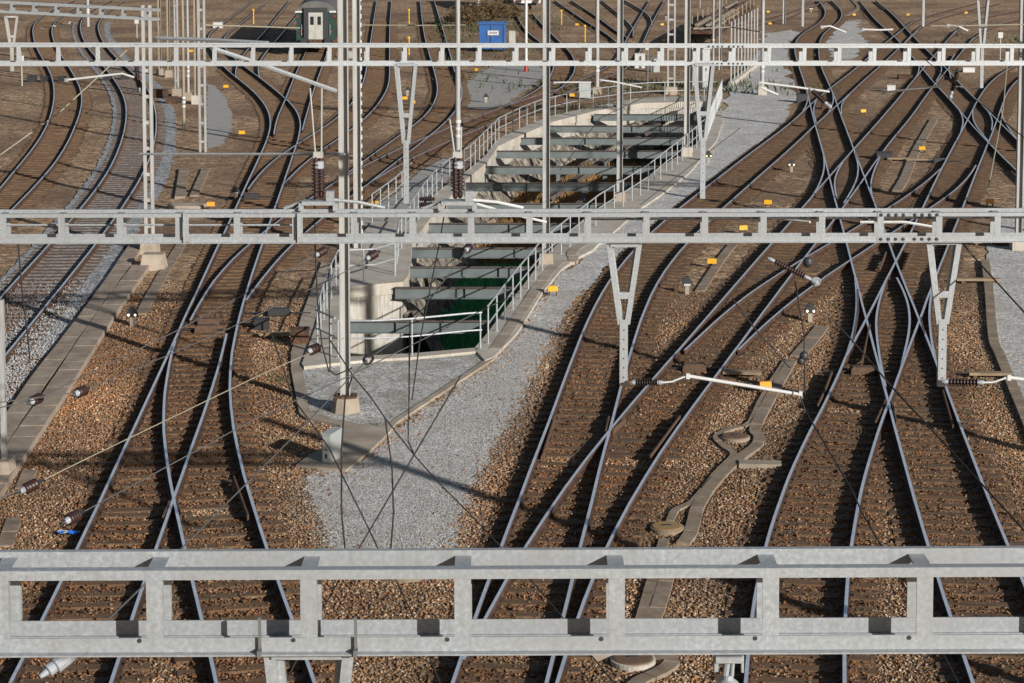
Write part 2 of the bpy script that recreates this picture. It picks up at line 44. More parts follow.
"M1":[[-1.7,24.42],[-1.51,26.42],[-1.33,28.42],[-1.13,30.42],[-0.93,32.41],[-0.73,34.41],[-0.52,36.41],[-0.3,38.4],[-0.08,40.39],[0.15,42.39],[0.37,44.38],[0.6,46.38],[0.83,48.37],[1.05,50.37],[1.27,52.36],[1.49,54.35],[1.72,56.35],[1.95,58.34],[2.2,60.33],[2.47,62.32],[2.76,64.31],[3.08,66.29],[3.44,68.26],[3.82,70.23],[4.23,72.2],[4.67,74.16],[5.13,76.11],[5.61,78.06],[6.11,80.0],[6.62,81.94],[7.14,83.88],[7.67,85.82],[8.19,87.75],[8.73,89.69],[9.26,91.62],[9.79,93.56],[10.32,95.49],[10.86,97.43],[11.4,99.36],[11.94,101.29],[12.49,103.22],[13.03,105.15],[13.58,107.09],[14.11,109.02],[14.63,110.96],[15.14,112.9],[15.63,114.84],[16.12,116.79],[16.61,118.74],[17.1,120.68],[17.6,122.63],[18.1,124.57],[18.61,126.51],[19.13,128.45],[19.66,130.39],[20.19,132.32],[20.72,134.26],[21.25,136.19],[21.78,138.13],[22.31,140.06],[22.83,142.0],[23.35,143.94],[23.87,145.88],[24.38,147.82],[24.89,149.76],[25.39,151.7],[25.89,153.65],[26.39,155.59],[26.89,157.53],[27.39,159.48],[27.89,161.42],[28.41,163.36],[28.92,165.3],[29.44,167.24],[29.97,169.17],[30.5,171.11],[31.03,173.05],[31.56,174.98],[32.09,176.91],[32.63,178.85],[33.16,180.78]],
"M2":[[-0.32,24.44],[-0.1,26.42],[0.11,28.4],[0.33,30.38],[0.54,32.37],[0.76,34.35],[0.98,36.33],[1.19,38.32],[1.41,40.3],[1.63,42.28],[1.84,44.26],[2.06,46.25],[2.29,48.23],[2.51,50.21],[2.73,52.19],[2.96,54.17],[3.2,56.15],[3.44,58.13],[3.69,60.11],[3.97,62.09],[4.26,64.06],[4.59,66.03],[4.95,67.99],[5.35,69.94],[5.77,71.89],[6.23,73.83],[6.7,75.77],[7.19,77.7],[7.69,79.63],[8.2,81.56],[8.72,83.49],[9.24,85.41],[9.76,87.34],[10.28,89.27],[10.8,91.19],[11.32,93.11],[11.85,95.04],[12.37,96.96],[12.89,98.89],[13.4,100.82],[13.91,102.74],[14.42,104.67],[14.92,106.6],[15.42,108.53],[15.93,110.46],[16.43,112.39],[16.95,114.32],[17.46,116.25],[17.98,118.17],[18.5,120.1],[19.02,122.02],[19.53,123.95],[20.04,125.88],[20.55,127.81],[21.05,129.74],[21.56,131.67],[22.06,133.6],[22.58,135.52],[23.09,137.45],[23.61,139.38],[24.13,141.3],[24.65,143.23],[25.17,145.15],[25.68,147.08],[26.19,149.01],[26.7,150.94],[27.21,152.87],[27.72,154.8],[28.22,156.72],[28.73,158.65],[29.23,160.58],[29.74,162.51],[30.25,164.44],[30.76,166.37],[31.27,168.3],[31.79,170.22],[32.3,172.15],[32.82,174.08],[33.34,176.0],[33.85,177.93],[34.37,179.85],[34.89,181.78]],
"N1":[[-0.79,33.37],[-0.45,35.35],[-0.1,37.33],[0.27,39.3],[0.68,41.27],[1.11,43.23],[1.57,45.19],[2.06,47.14],[2.56,49.09],[3.07,51.03],[3.59,52.97],[4.11,54.91],[4.64,56.85],[5.16,58.8],[5.68,60.74],[6.2,62.68],[6.72,64.62],[7.24,66.56],[7.76,68.5],[8.28,70.44],[8.81,72.38],[9.33,74.32],[9.86,76.26],[10.38,78.2],[10.9,80.15],[11.41,82.09],[11.93,84.03],[12.44,85.97],[12.96,87.92],[13.49,89.86],[14.01,91.8],[14.54,93.74],[15.06,95.68],[15.59,97.62],[16.11,99.56],[16.64,101.5],[17.17,103.44],[17.7,105.37],[18.23,107.31],[18.75,109.25],[19.28,111.19],[19.8,113.13],[20.32,115.07],[20.84,117.02],[21.36,118.96],[21.88,120.9],[22.4,122.84],[22.91,124.78],[23.43,126.73],[23.94,128.67],[24.46,130.61],[24.97,132.56],[25.49,134.5],[26.0,136.44],[26.52,138.38],[27.03,140.33],[27.54,142.27],[28.06,144.21],[28.57,146.16],[29.09,148.1],[29.61,150.04],[30.12,151.98],[30.64,153.92],[31.16,155.87],[31.68,157.81],[32.2,159.75],[32.72,161.69],[33.24,163.63],[33.76,165.57],[34.28,167.51],[34.8,169.46],[35.33,171.4],[35.85,173.34],[36.37,175.28],[36.89,177.22],[37.42,179.16],[37.94,181.1],[38.46,183.04]],
"N2":[[-0.17,24.43],[0.03,26.41],[0.24,28.38],[0.46,30.36],[0.7,32.33],[0.97,34.3],[1.27,36.27],[1.6,38.23],[1.98,40.18],[2.39,42.13],[2.83,44.06],[3.29,46.0],[3.78,47.93],[4.28,49.85],[4.79,51.77],[5.31,53.69],[5.82,55.61],[6.34,57.53],[6.85,59.45],[7.36,61.37],[7.88,63.29],[8.39,65.21],[8.91,67.13],[9.43,69.05],[9.96,70.97],[10.48,72.89],[11.01,74.8],[11.53,76.72],[12.05,78.64],[12.57,80.56],[13.08,82.48],[13.59,84.4],[14.1,86.32],[14.61,88.25],[15.11,90.17],[15.61,92.09],[16.11,94.02],[16.62,95.94],[17.12,97.86],[17.64,99.78],[18.16,101.7],[18.68,103.62],[19.21,105.54],[19.75,107.45],[20.28,109.37],[20.82,111.28],[21.34,113.2],[21.86,115.12],[22.38,117.04],[22.89,118.96],[23.39,120.88],[23.9,122.81],[24.41,124.73],[24.92,126.65],[25.44,128.57],[25.96,130.49],[26.49,132.4],[27.02,134.32],[27.55,136.23],[28.08,138.15],[28.61,140.07],[29.14,141.98],[29.67,143.9],[30.2,145.82],[30.73,147.73],[31.26,149.65],[31.78,151.57],[32.31,153.48],[32.84,155.4],[33.37,157.31],[33.9,159.23],[34.43,161.15],[34.96,163.06],[35.49,164.98],[36.02,166.9],[36.55,168.81],[37.08,170.73],[37.61,172.65],[38.13,174.56]],
"O1":[[4.66,56.33],[5.26,58.25],[5.86,60.15],[6.5,62.05],[7.17,63.93],[7.89,65.8],[8.64,67.65],[9.41,69.5],[10.2,71.33],[11.0,73.17],[11.8,75.0],[12.59,76.84],[13.38,78.67],[14.16,80.52],[14.93,82.36],[15.69,84.21],[16.42,86.07],[17.14,87.94],[17.83,89.82],[18.49,91.7],[19.15,93.59]],
"O2":[[6.1,56.33],[6.74,58.27],[7.4,60.19],[8.09,62.11],[8.81,64.01],[9.56,65.9],[10.33,67.79],[11.12,69.66],[11.92,71.53],[12.72,73.4],[13.53,75.27],[14.33,77.14],[15.14,79.01],[15.94,80.88],[16.73,82.76],[17.5,84.64],[18.25,86.54],[18.94,88.45],[19.6,90.38],[20.21,92.32],[20.79,94.27]],
"RA":[[6.58,24.42],[6.75,26.41],[6.91,28.41],[7.08,30.41],[7.25,32.41],[7.43,34.41],[7.61,36.4],[7.81,38.4],[8.01,40.39],[8.22,42.39],[8.44,44.38],[8.66,46.38],[8.88,48.37],[9.11,50.36],[9.33,52.35],[9.56,54.35],[9.78,56.34],[10.01,58.33],[10.23,60.32],[10.45,62.32],[10.68,64.31],[10.91,66.3],[11.13,68.3],[11.36,70.29],[11.59,72.28],[11.81,74.27],[12.04,76.27],[12.26,78.26],[12.49,80.25],[12.71,82.24],[12.93,84.24],[13.16,86.23],[13.39,88.22],[13.62,90.21],[13.85,92.21],[14.08,94.2],[14.3,96.19],[14.53,98.18],[14.75,100.18],[14.97,102.17],[15.19,104.16],[15.41,106.16],[15.63,108.15],[15.85,110.14],[16.08,112.13],[16.3,114.13],[16.53,116.12],[16.76,118.11],[16.99,120.1],[17.22,122.1],[17.45,124.09],[17.68,126.08],[17.91,128.07],[18.13,130.06],[18.35,132.06],[18.57,134.05],[18.78,136.05],[18.99,138.04],[19.2,140.03],[19.41,142.03],[19.62,144.02],[19.84,146.02],[20.05,148.01],[20.27,150.0],[20.48,152.0],[20.71,153.99],[20.93,155.98],[21.16,157.98],[21.41,159.97],[21.66,161.96],[21.93,163.94],[22.21,165.93],[22.52,167.91],[22.84,169.89],[23.19,171.86],[23.56,173.83],[23.96,175.8],[24.38,177.76],[24.82,179.72],[25.27,181.67],[25.74,183.62],[26.22,185.57],[26.7,187.52],[27.17,189.46],[27.63,191.42],[28.08,193.37],[28.51,195.33],[28.91,197.29],[29.3,199.26],[29.67,201.23],[30.01,203.21],[30.34,205.19],[30.66,207.17],[30.95,209.15],[31.22,211.14],[31.47,213.13],[31.72,215.12],[31.95,217.11],[32.17,219.1],[32.38,221.1],[32.59,223.09],[32.79,225.09],[32.99,227.08],[33.19,229.08],[33.38,231.07]],
"RC":[[7.99,24.42],[8.17,26.42],[8.36,28.42],[8.54,30.41],[8.73,32.41],[8.92,34.4],[9.12,36.4],[9.32,38.39],[9.53,40.39],[9.74,42.38],[9.96,44.37],[10.19,46.37],[10.41,48.36],[10.64,50.35],[10.87,52.34],[11.09,54.34],[11.32,56.33],[11.54,58.32],[11.75,60.32],[11.97,62.31],[12.18,64.3],[12.4,66.3],[12.62,68.29],[12.84,70.28],[13.07,72.27],[13.3,74.26],[13.54,76.26],[13.77,78.25],[14.0,80.24],[14.23,82.23],[14.46,84.22],[14.68,86.22],[14.9,88.21],[15.13,90.2],[15.35,92.19],[15.58,94.19],[15.8,96.18],[16.03,98.17],[16.25,100.16],[16.48,102.16],[16.71,104.15],[16.93,106.14],[17.16,108.13],[17.39,110.12],[17.61,112.12],[17.84,114.11],[18.07,116.1],[18.3,118.09],[18.53,120.08],[18.76,122.08],[18.99,124.07],[19.21,126.06],[19.43,128.05],[19.65,130.05],[19.86,132.04],[20.08,134.03],[20.29,136.03],[20.5,138.02],[20.71,140.02],[20.93,142.01],[21.15,144.0],[21.39,145.99],[21.63,147.98],[21.87,149.97],[22.13,151.96],[22.39,153.95],[22.66,155.94],[22.93,157.92],[23.21,159.91],[23.5,161.89],[23.8,163.88],[24.1,165.86],[24.42,167.84],[24.74,169.82],[25.08,171.79],[25.43,173.77],[25.8,175.74],[26.18,177.71],[26.59,179.67],[27.02,181.63],[27.46,183.58],[27.92,185.54],[28.39,187.49],[28.85,189.44],[29.3,191.39],[29.74,193.35],[30.16,195.31],[30.56,197.27],[30.95,199.24],[31.31,201.21],[31.65,203.19],[31.97,205.17],[32.27,207.15],[32.55,209.14],[32.81,211.12],[33.06,213.11],[33.29,215.1],[33.52,217.1],[33.73,219.09],[33.93,221.09],[34.12,223.08],[34.3,225.08],[34.47,227.08],[34.64,229.07],[34.8,231.07]],
"RB":[[8.9,55.6],[9.44,57.55],[9.98,59.49],[10.51,61.44],[11.04,63.38],[11.56,65.33],[12.09,67.28],[12.62,69.22],[13.15,71.17],[13.68,73.12],[14.21,75.06],[14.73,77.01],[15.25,78.96],[15.77,80.91],[16.29,82.86],[16.81,84.81],[17.32,86.76],[17.84,88.71],[18.36,90.66],[18.88,92.61],[19.41,94.55],[19.94,96.5],[20.47,98.45],[21.0,100.39],[21.53,102.34],[22.07,104.28],[22.6,106.23],[23.13,108.17],[23.66,110.12],[24.19,112.07],[24.72,114.01],[25.24,115.96],[25.77,117.91],[26.29,119.86],[26.83,121.8],[27.36,123.75],[27.91,125.69],[28.46,127.63],[29.02,129.56],[29.6,131.5],[30.19,133.43],[30.8,135.35],[31.42,137.27],[32.07,139.18],[32.75,141.08],[33.45,142.97],[34.18,144.85],[34.94,146.72],[35.72,148.58],[36.52,150.43],[37.33,152.28],[38.15,154.12],[38.97,155.96]],
"RD":[[4.09,24.46],[4.36,26.45],[4.64,28.43],[4.93,30.41],[5.23,32.39],[5.54,34.36],[5.88,36.34],[6.24,38.3],[6.64,40.26],[7.06,42.22],[7.51,44.17],[7.99,46.11],[8.48,48.05],[8.99,49.99],[9.51,51.92],[10.02,53.85],[10.54,55.79],[11.06,57.72],[11.58,59.65],[12.1,61.58],[12.61,63.52],[13.14,65.45],[13.66,67.38],[14.18,69.31],[14.71,71.24],[15.23,73.17],[15.75,75.11],[16.27,77.04],[16.8,78.97],[17.32,80.9],[17.84,82.83],[18.36,84.77],[18.88,86.7],[19.4,88.63],[19.92,90.56],[20.45,92.49],[20.97,94.42],[21.5,96.35],[22.03,98.28],[22.55,100.21],[23.08,102.14],[23.61,104.07],[24.14,106.0],[24.66,107.94],[25.18,109.87],[25.7,111.8],[26.22,113.73],[26.73,115.67],[27.25,117.6],[27.76,119.53],[28.28,121.47],[28.8,123.4],[29.33,125.33],[29.87,127.25],[30.43,129.18],[31.01,131.09],[31.61,133.0],[32.23,134.9],[32.88,136.8],[33.53,138.69],[34.21,140.57],[34.9,142.45],[35.6,144.32],[36.3,146.2],[37.01,148.07]],
"RK1":[[2.59,24.46],[2.86,26.43],[3.13,28.41],[3.39,30.38],[3.67,32.35],[3.95,34.32],[4.26,36.29],[4.61,38.24],[5.0,40.2],[5.43,42.14],[5.88,44.08],[6.37,46.01],[6.88,47.93],[7.41,49.85],[7.92,51.77],[8.42,53.7],[8.9,55.63],[9.35,57.57],[9.75,59.52],[10.12,61.48],[10.45,63.44],[10.75,65.41],[11.03,67.38]],
"RC2":[[10.13,54.31],[10.62,56.39],[11.1,58.48],[11.52,60.57],[11.86,62.69],[12.11,64.81],[12.3,66.94]],
"RB2":[[9.35,52.21],[9.61,54.27],[9.89,56.33],[10.19,58.38],[10.53,60.43],[10.94,62.46],[11.4,64.49],[11.88,66.51]],
"RD2":[[11.22,55.36],[11.53,57.35],[11.87,59.34],[12.24,61.32],[12.66,63.29],[13.11,65.25],[13.61,67.2]],
"g1":[[37.88,231.07],[37.64,229.08],[37.4,227.09],[37.16,225.1],[36.92,223.11],[36.69,221.12],[36.45,219.13],[36.21,217.14],[35.97,215.14],[35.73,213.15],[35.49,211.16],[35.25,209.17],[35.02,207.18],[34.78,205.19],[34.55,203.2],[34.32,201.2],[34.1,199.21],[33.88,197.22],[33.66,195.22],[33.45,193.23],[33.25,191.23],[33.05,189.24],[32.85,187.24],[32.66,185.25],[32.47,183.25],[32.27,181.25],[32.07,179.26],[31.87,177.26],[31.66,175.27],[31.45,173.27],[31.23,171.28],[31.01,169.29],[30.78,167.3],[30.55,165.3],[30.31,163.31],[30.08,161.32],[29.84,159.33],[29.6,157.34],[29.37,155.35],[29.13,153.36],[28.89,151.36],[28.65,149.37],[28.42,147.38],[28.18,145.39],[27.94,143.4],[27.69,141.41],[27.45,139.42],[27.21,137.43],[26.97,135.44],[26.74,133.44],[26.51,131.45],[26.29,129.46],[26.07,127.47],[25.85,125.47],[25.62,123.48],[25.39,121.49],[25.16,119.5],[24.93,117.5],[24.69,115.51],[24.45,113.52],[24.22,111.53],[23.98,109.54],[23.76,107.55],[23.53,105.55],[23.32,103.56],[23.1,101.56],[22.9,99.57],[22.69,97.58],[22.49,95.58],[22.29,93.58],[22.09,91.59],[21.9,89.59],[21.7,87.6],[21.51,85.6]],
"g2":[[39.68,231.07],[39.47,229.08],[39.26,227.08],[39.05,225.09],[38.84,223.09],[38.63,221.1],[38.42,219.1],[38.21,217.11],[38.0,215.11],[37.79,213.12],[37.57,211.13],[37.35,209.13],[37.13,207.14],[36.9,205.14],[36.67,203.15],[36.44,201.16],[36.2,199.17],[35.96,197.18],[35.71,195.19],[35.47,193.2],[35.22,191.2],[34.97,189.21],[34.72,187.22],[34.48,185.23],[34.23,183.24],[33.98,181.25],[33.74,179.26],[33.5,177.27],[33.26,175.28],[33.02,173.29],[32.79,171.29],[32.55,169.3],[32.32,167.31],[32.09,165.32],[31.85,163.32],[31.62,161.33],[31.4,159.34],[31.17,157.35],[30.94,155.35],[30.72,153.36],[30.5,151.37],[30.27,149.37],[30.04,147.38],[29.81,145.39],[29.57,143.4],[29.32,141.41],[29.07,139.42],[28.82,137.43],[28.57,135.44],[28.33,133.44],[28.08,131.45],[27.85,129.46],[27.62,127.47],[27.39,125.48],[27.16,123.48],[26.94,121.49],[26.71,119.5],[26.48,117.5],[26.25,115.51],[26.02,113.52],[25.79,111.53],[25.56,109.53],[25.33,107.54],[25.09,105.55],[24.86,103.56],[24.63,101.56],[24.4,99.57],[24.17,97.58],[23.94,95.59],[23.71,93.59]],
"s1":[[22.8,107.01],[23.25,108.86],[23.69,110.72],[24.09,112.58],[24.44,114.46],[24.75,116.34],[25.02,118.23],[25.26,120.12],[25.48,122.01],[25.7,123.91]],
"s2":[[25.82,118.11],[25.36,116.02],[24.91,113.92],[24.52,111.82],[24.18,109.7],[23.89,107.58],[23.62,105.46],[23.36,103.33]],
"s3":[[24.56,107.89],[25.01,109.75],[25.44,111.6],[25.82,113.47],[26.15,115.35],[26.44,117.24],[26.69,119.13],[26.92,121.03],[27.13,122.92]],
"s4":[[27.51,118.64],[27.09,116.65],[26.68,114.66],[26.3,112.66],[25.95,110.65],[25.63,108.64],[25.32,106.63],[25.03,104.62],[24.74,102.6]],
"s5":[[25.99,136.4],[26.46,138.26],[26.92,140.13],[27.34,142.01],[27.73,143.89],[28.1,145.78],[28.43,147.68],[28.73,149.58],[29.04,151.48]],
"s6":[[27.14,135.13],[27.67,137.15],[28.19,139.18],[28.68,141.21],[29.13,143.25],[29.54,145.3],[29.92,147.36],[30.27,149.42],[30.61,151.48]],
"s7":[[16.15,117.05],[16.55,119.04],[16.91,121.04],[17.23,123.04],[17.52,125.05],[17.78,127.06],[18.03,129.07],[18.26,131.09]],
"s8":[[17.88,123.68],[17.5,121.67],[17.15,119.66],[16.83,117.65],[16.56,115.62],[16.33,113.6],[16.1,111.57]],
"s9":[[19.49,128.52],[19.24,126.55],[18.98,124.59],[18.68,122.63],[18.33,120.68],[17.94,118.73],[17.54,116.79]],
"s10":[[20.29,126.66],[19.82,124.82],[19.37,122.98],[18.97,121.12],[18.63,119.26],[18.34,117.38],[18.05,115.5]],
"s11":[[14.48,97.8],[14.2,95.69],[13.89,93.58],[13.53,91.47],[13.13,89.38],[12.7,87.29],[12.22,85.21],[11.72,83.14]],
"s12":[[14.99,95.3],[14.56,93.47],[14.16,91.64],[13.8,89.8],[13.5,87.94],[13.25,86.08],[13.03,84.22]],
"s13":[[16.09,98.91],[15.85,96.88],[15.59,94.86],[15.28,92.84],[14.93,90.83],[14.52,88.83],[14.07,86.84],[13.59,84.86],[13.1,82.88]],
"s14":[[16.97,97.07],[16.51,95.03],[16.04,92.99],[15.6,90.95],[15.19,88.9],[14.83,86.83],[14.52,84.76]],
"s15":[[32.89,156.89],[32.38,154.95],[31.87,153.0],[31.38,151.05],[30.91,149.09],[30.46,147.13],[30.04,145.16],[29.64,143.19],[29.26,141.21],[28.9,139.23],[28.54,137.25]],
"h1":[[0.43,204.29],[0.5,202.27],[0.57,200.25],[0.64,198.23],[0.7,196.21],[0.77,194.19],[0.84,192.17],[0.91,190.15],[0.98,188.13],[1.06,186.11],[1.15,184.09],[1.26,182.07],[1.38,180.05],[1.51,178.03],[1.67,176.02],[1.83,174.0],[2.0,171.99],[2.17,169.98],[2.33,167.96],[2.49,165.95],[2.62,163.93],[2.74,161.91],[2.83,159.89],[2.9,157.87],[2.95,155.85],[2.98,153.83],[2.98,151.81],[2.96,149.79],[2.92,147.77],[2.87,145.75],[2.79,143.73],[2.69,141.71],[2.57,139.69],[2.43,137.67],[2.26,135.66],[2.06,133.65],[1.82,131.64],[1.55,129.64],[1.23,127.64],[0.87,125.65],[0.47,123.67],[0.05,121.7],[-0.4,119.72]],
"h2":[[1.94,207.98],[2.03,205.98],[2.12,203.98],[2.21,201.98],[2.3,199.98],[2.39,197.98],[2.48,195.98],[2.57,193.98],[2.66,191.98],[2.75,189.98],[2.85,187.98],[2.95,185.98],[3.05,183.98],[3.15,181.98],[3.25,179.97],[3.36,177.97],[3.46,175.97],[3.57,173.97],[3.68,171.97],[3.79,169.97],[3.9,167.97],[4.0,165.97],[4.11,163.97],[4.21,161.97],[4.29,159.97],[4.37,157.97],[4.42,155.97],[4.45,153.97],[4.46,151.96],[4.45,149.96],[4.41,147.96],[4.36,145.96],[4.27,143.95],[4.17,141.95],[4.03,139.96],[3.87,137.96],[3.67,135.97],[3.44,133.98],[3.18,131.99],[2.9,130.01],[2.59,128.03],[2.27,126.05]],
"i1":[[4.65,231.07],[4.77,229.06],[4.88,227.05],[5.0,225.04],[5.12,223.03],[5.24,221.02],[5.36,219.01],[5.47,217.0],[5.59,214.99],[5.71,212.98],[5.83,210.97],[5.95,208.96],[6.06,206.95],[6.18,204.94],[6.3,202.92],[6.43,200.91],[6.55,198.9],[6.68,196.89],[6.81,194.88],[6.94,192.88],[7.09,190.87],[7.23,188.86],[7.38,186.85],[7.52,184.84],[7.66,182.83],[7.8,180.82],[7.92,178.81],[8.03,176.8],[8.13,174.79],[8.21,172.78],[8.28,170.76],[8.34,168.75],[8.39,166.74],[8.43,164.72],[8.47,162.71]],
"i2":[[6.44,231.07],[6.55,229.08],[6.66,227.1],[6.77,225.11],[6.89,223.12],[7.0,221.13],[7.11,219.15],[7.22,217.16],[7.34,215.17],[7.45,213.18],[7.56,211.19],[7.67,209.21],[7.78,207.22],[7.89,205.23],[7.99,203.24],[8.09,201.25],[8.19,199.26],[8.28,197.27],[8.37,195.29],[8.46,193.3],[8.54,191.31],[8.63,189.32],[8.71,187.33],[8.8,185.34],[8.9,183.35],[9.0,181.36],[9.12,179.37],[9.24,177.39],[9.37,175.4],[9.51,173.41]],
"j1":[[9.78,231.07],[9.83,229.1],[9.88,227.12],[9.93,225.14],[9.98,223.17],[10.03,221.19],[10.08,219.21],[10.13,217.23],[10.18,215.26],[10.23,213.28],[10.28,211.3],[10.33,209.33],[10.37,207.35],[10.41,205.37],[10.46,203.4],[10.49,201.42],[10.53,199.44],[10.56,197.46],[10.59,195.49],[10.61,193.51],[10.63,191.53],[10.63,189.55],[10.61,187.58],[10.57,185.6],[10.5,183.62],[10.41,181.65],[10.3,179.67],[10.18,177.7],[10.05,175.73]],
"j2":[[12.22,231.07],[12.32,229.1],[12.42,227.13],[12.53,225.15],[12.63,223.18],[12.72,221.21],[12.81,219.23],[12.89,217.26],[12.96,215.28],[13.02,213.31],[13.06,211.33],[13.11,209.36],[13.13,207.38],[13.15,205.41],[13.14,203.43],[13.11,201.46],[13.05,199.48],[12.97,197.51],[12.88,195.53],[12.77,193.56],[12.66,191.59],[12.55,189.62]],
"z1":[[20.58,190.99],[21.3,192.86],[22.03,194.72],[22.76,196.59],[23.49,198.46],[24.22,200.32],[24.93,202.19],[25.63,204.07],[26.29,205.96],[26.92,207.86],[27.52,209.77],[28.1,211.69],[28.65,213.62],[29.19,215.55],[29.72,217.48],[30.23,219.42],[30.73,221.36],[31.23,223.3],[31.72,225.24],[32.2,227.18],[32.68,229.13],[33.17,231.07]],
"z2":[[20.0,185.62],[20.8,187.44],[21.6,189.26],[22.38,191.09],[23.14,192.93],[23.89,194.77],[24.6,196.63],[25.29,198.5],[25.94,200.38],[26.55,202.27],[27.12,204.17],[27.67,206.09],[28.2,208.01],[28.71,209.93],[29.22,211.85],[29.72,213.78],[30.22,215.7],[30.73,217.62],[31.24,219.55],[31.75,221.47],[32.27,223.39],[32.79,225.31],[33.31,227.23],[33.83,229.15],[34.34,231.07]],
"c1":[[30.8,172.28],[31.31,174.18],[31.83,176.09],[32.35,177.99],[32.86,179.89],[33.37,181.8],[33.88,183.7],[34.4,185.6],[34.92,187.5],[35.44,189.41],[35.98,191.3],[36.52,193.2],[37.08,195.09],[37.66,196.97],[38.27,198.85],[38.92,200.71],[39.6,202.56],[40.31,204.4],[41.05,206.23],[41.81,208.05],[42.58,209.86],[43.35,211.67],[44.13,213.48],[44.92,215.29],[45.7,217.1],[46.49,218.91],[47.28,220.72],[48.07,222.52],[48.86,224.33],[49.65,226.13]],
"c2":[[31.41,168.97],[31.91,170.91],[32.4,172.84],[32.9,174.78],[33.4,176.72],[33.9,178.65],[34.4,180.59],[34.91,182.52],[35.44,184.45],[35.97,186.38],[36.53,188.3],[37.11,190.21],[37.71,192.12],[38.34,194.02],[38.99,195.91],[39.66,197.8],[40.35,199.67],[41.07,201.54],[41.8,203.4],[42.55,205.26],[43.32,207.1],[44.11,208.94],[44.92,210.77],[45.75,212.59],[46.6,214.4],[47.46,216.2],[48.34,218.0],[49.22,219.8],[50.11,221.59],[51.0,223.38],[51.89,225.17]],
"e1":[[34.38,167.89],[34.9,169.81],[35.42,171.73],[35.93,173.65],[36.46,175.57],[36.99,177.48],[37.53,179.39],[38.08,181.3],[38.64,183.21],[39.21,185.11],[39.8,187.01],[40.41,188.9],[41.04,190.79],[41.69,192.67],[42.36,194.54],[43.07,196.39],[43.81,198.24],[44.58,200.07],[45.39,201.88],[46.23,203.68],[47.11,205.47],[48.02,207.24],[48.94,208.99],[49.89,210.74],[50.84,212.48],[51.8,214.22]],
"e2":[[34.01,159.75],[34.55,161.67],[35.08,163.59],[35.62,165.51],[36.17,167.42],[36.72,169.34],[37.27,171.25],[37.84,173.16],[38.42,175.07],[39.01,176.98],[39.61,178.87],[40.24,180.77],[40.88,182.65],[41.54,184.53],[42.23,186.4],[42.94,188.26],[43.69,190.11],[44.47,191.95],[45.29,193.76],[46.15,195.56],[47.05,197.34],[47.99,199.1],[48.96,200.84],[49.95,202.56],[50.96,204.29]]}
SECT = [["P","L1","Pr",30.89,41.98],["Q","Ql","X",30.89,41.98],["P","L1","X",42.12,146.42],["S","SG1","SG2",69.74,143.23],["f","f1","f2",93.26,196.68],["U","U1","U2",91.94,196.68],["A","R1","R2",70.11,196.68],["B","R3","R4",48.82,196.68],["M","M1","M2",30.89,33.91],["M","M1","N2",34.0,46.01],["M","M1","M2",46.17,171.16],["N","N1","N2",46.17,56.33],["N","N1","O2",56.58,68.63],["N","N1","N2",68.99,171.16],["O","O1","O2",70.5,91.94],["K","RK1","RD",30.89,50.36],["L","RA","RC",30.89,50.36],["K","RK1","RC",50.56,64.84],["L","RA","RC",65.17,215.97],["K","RB","RD",68.99,143.23],["G","g1","g2",90.98,215.97],["V","V1","V2",107.89,212.5],["h","h1","h2",129.15,196.68],["i","i1","i2",168.97,215.97]]
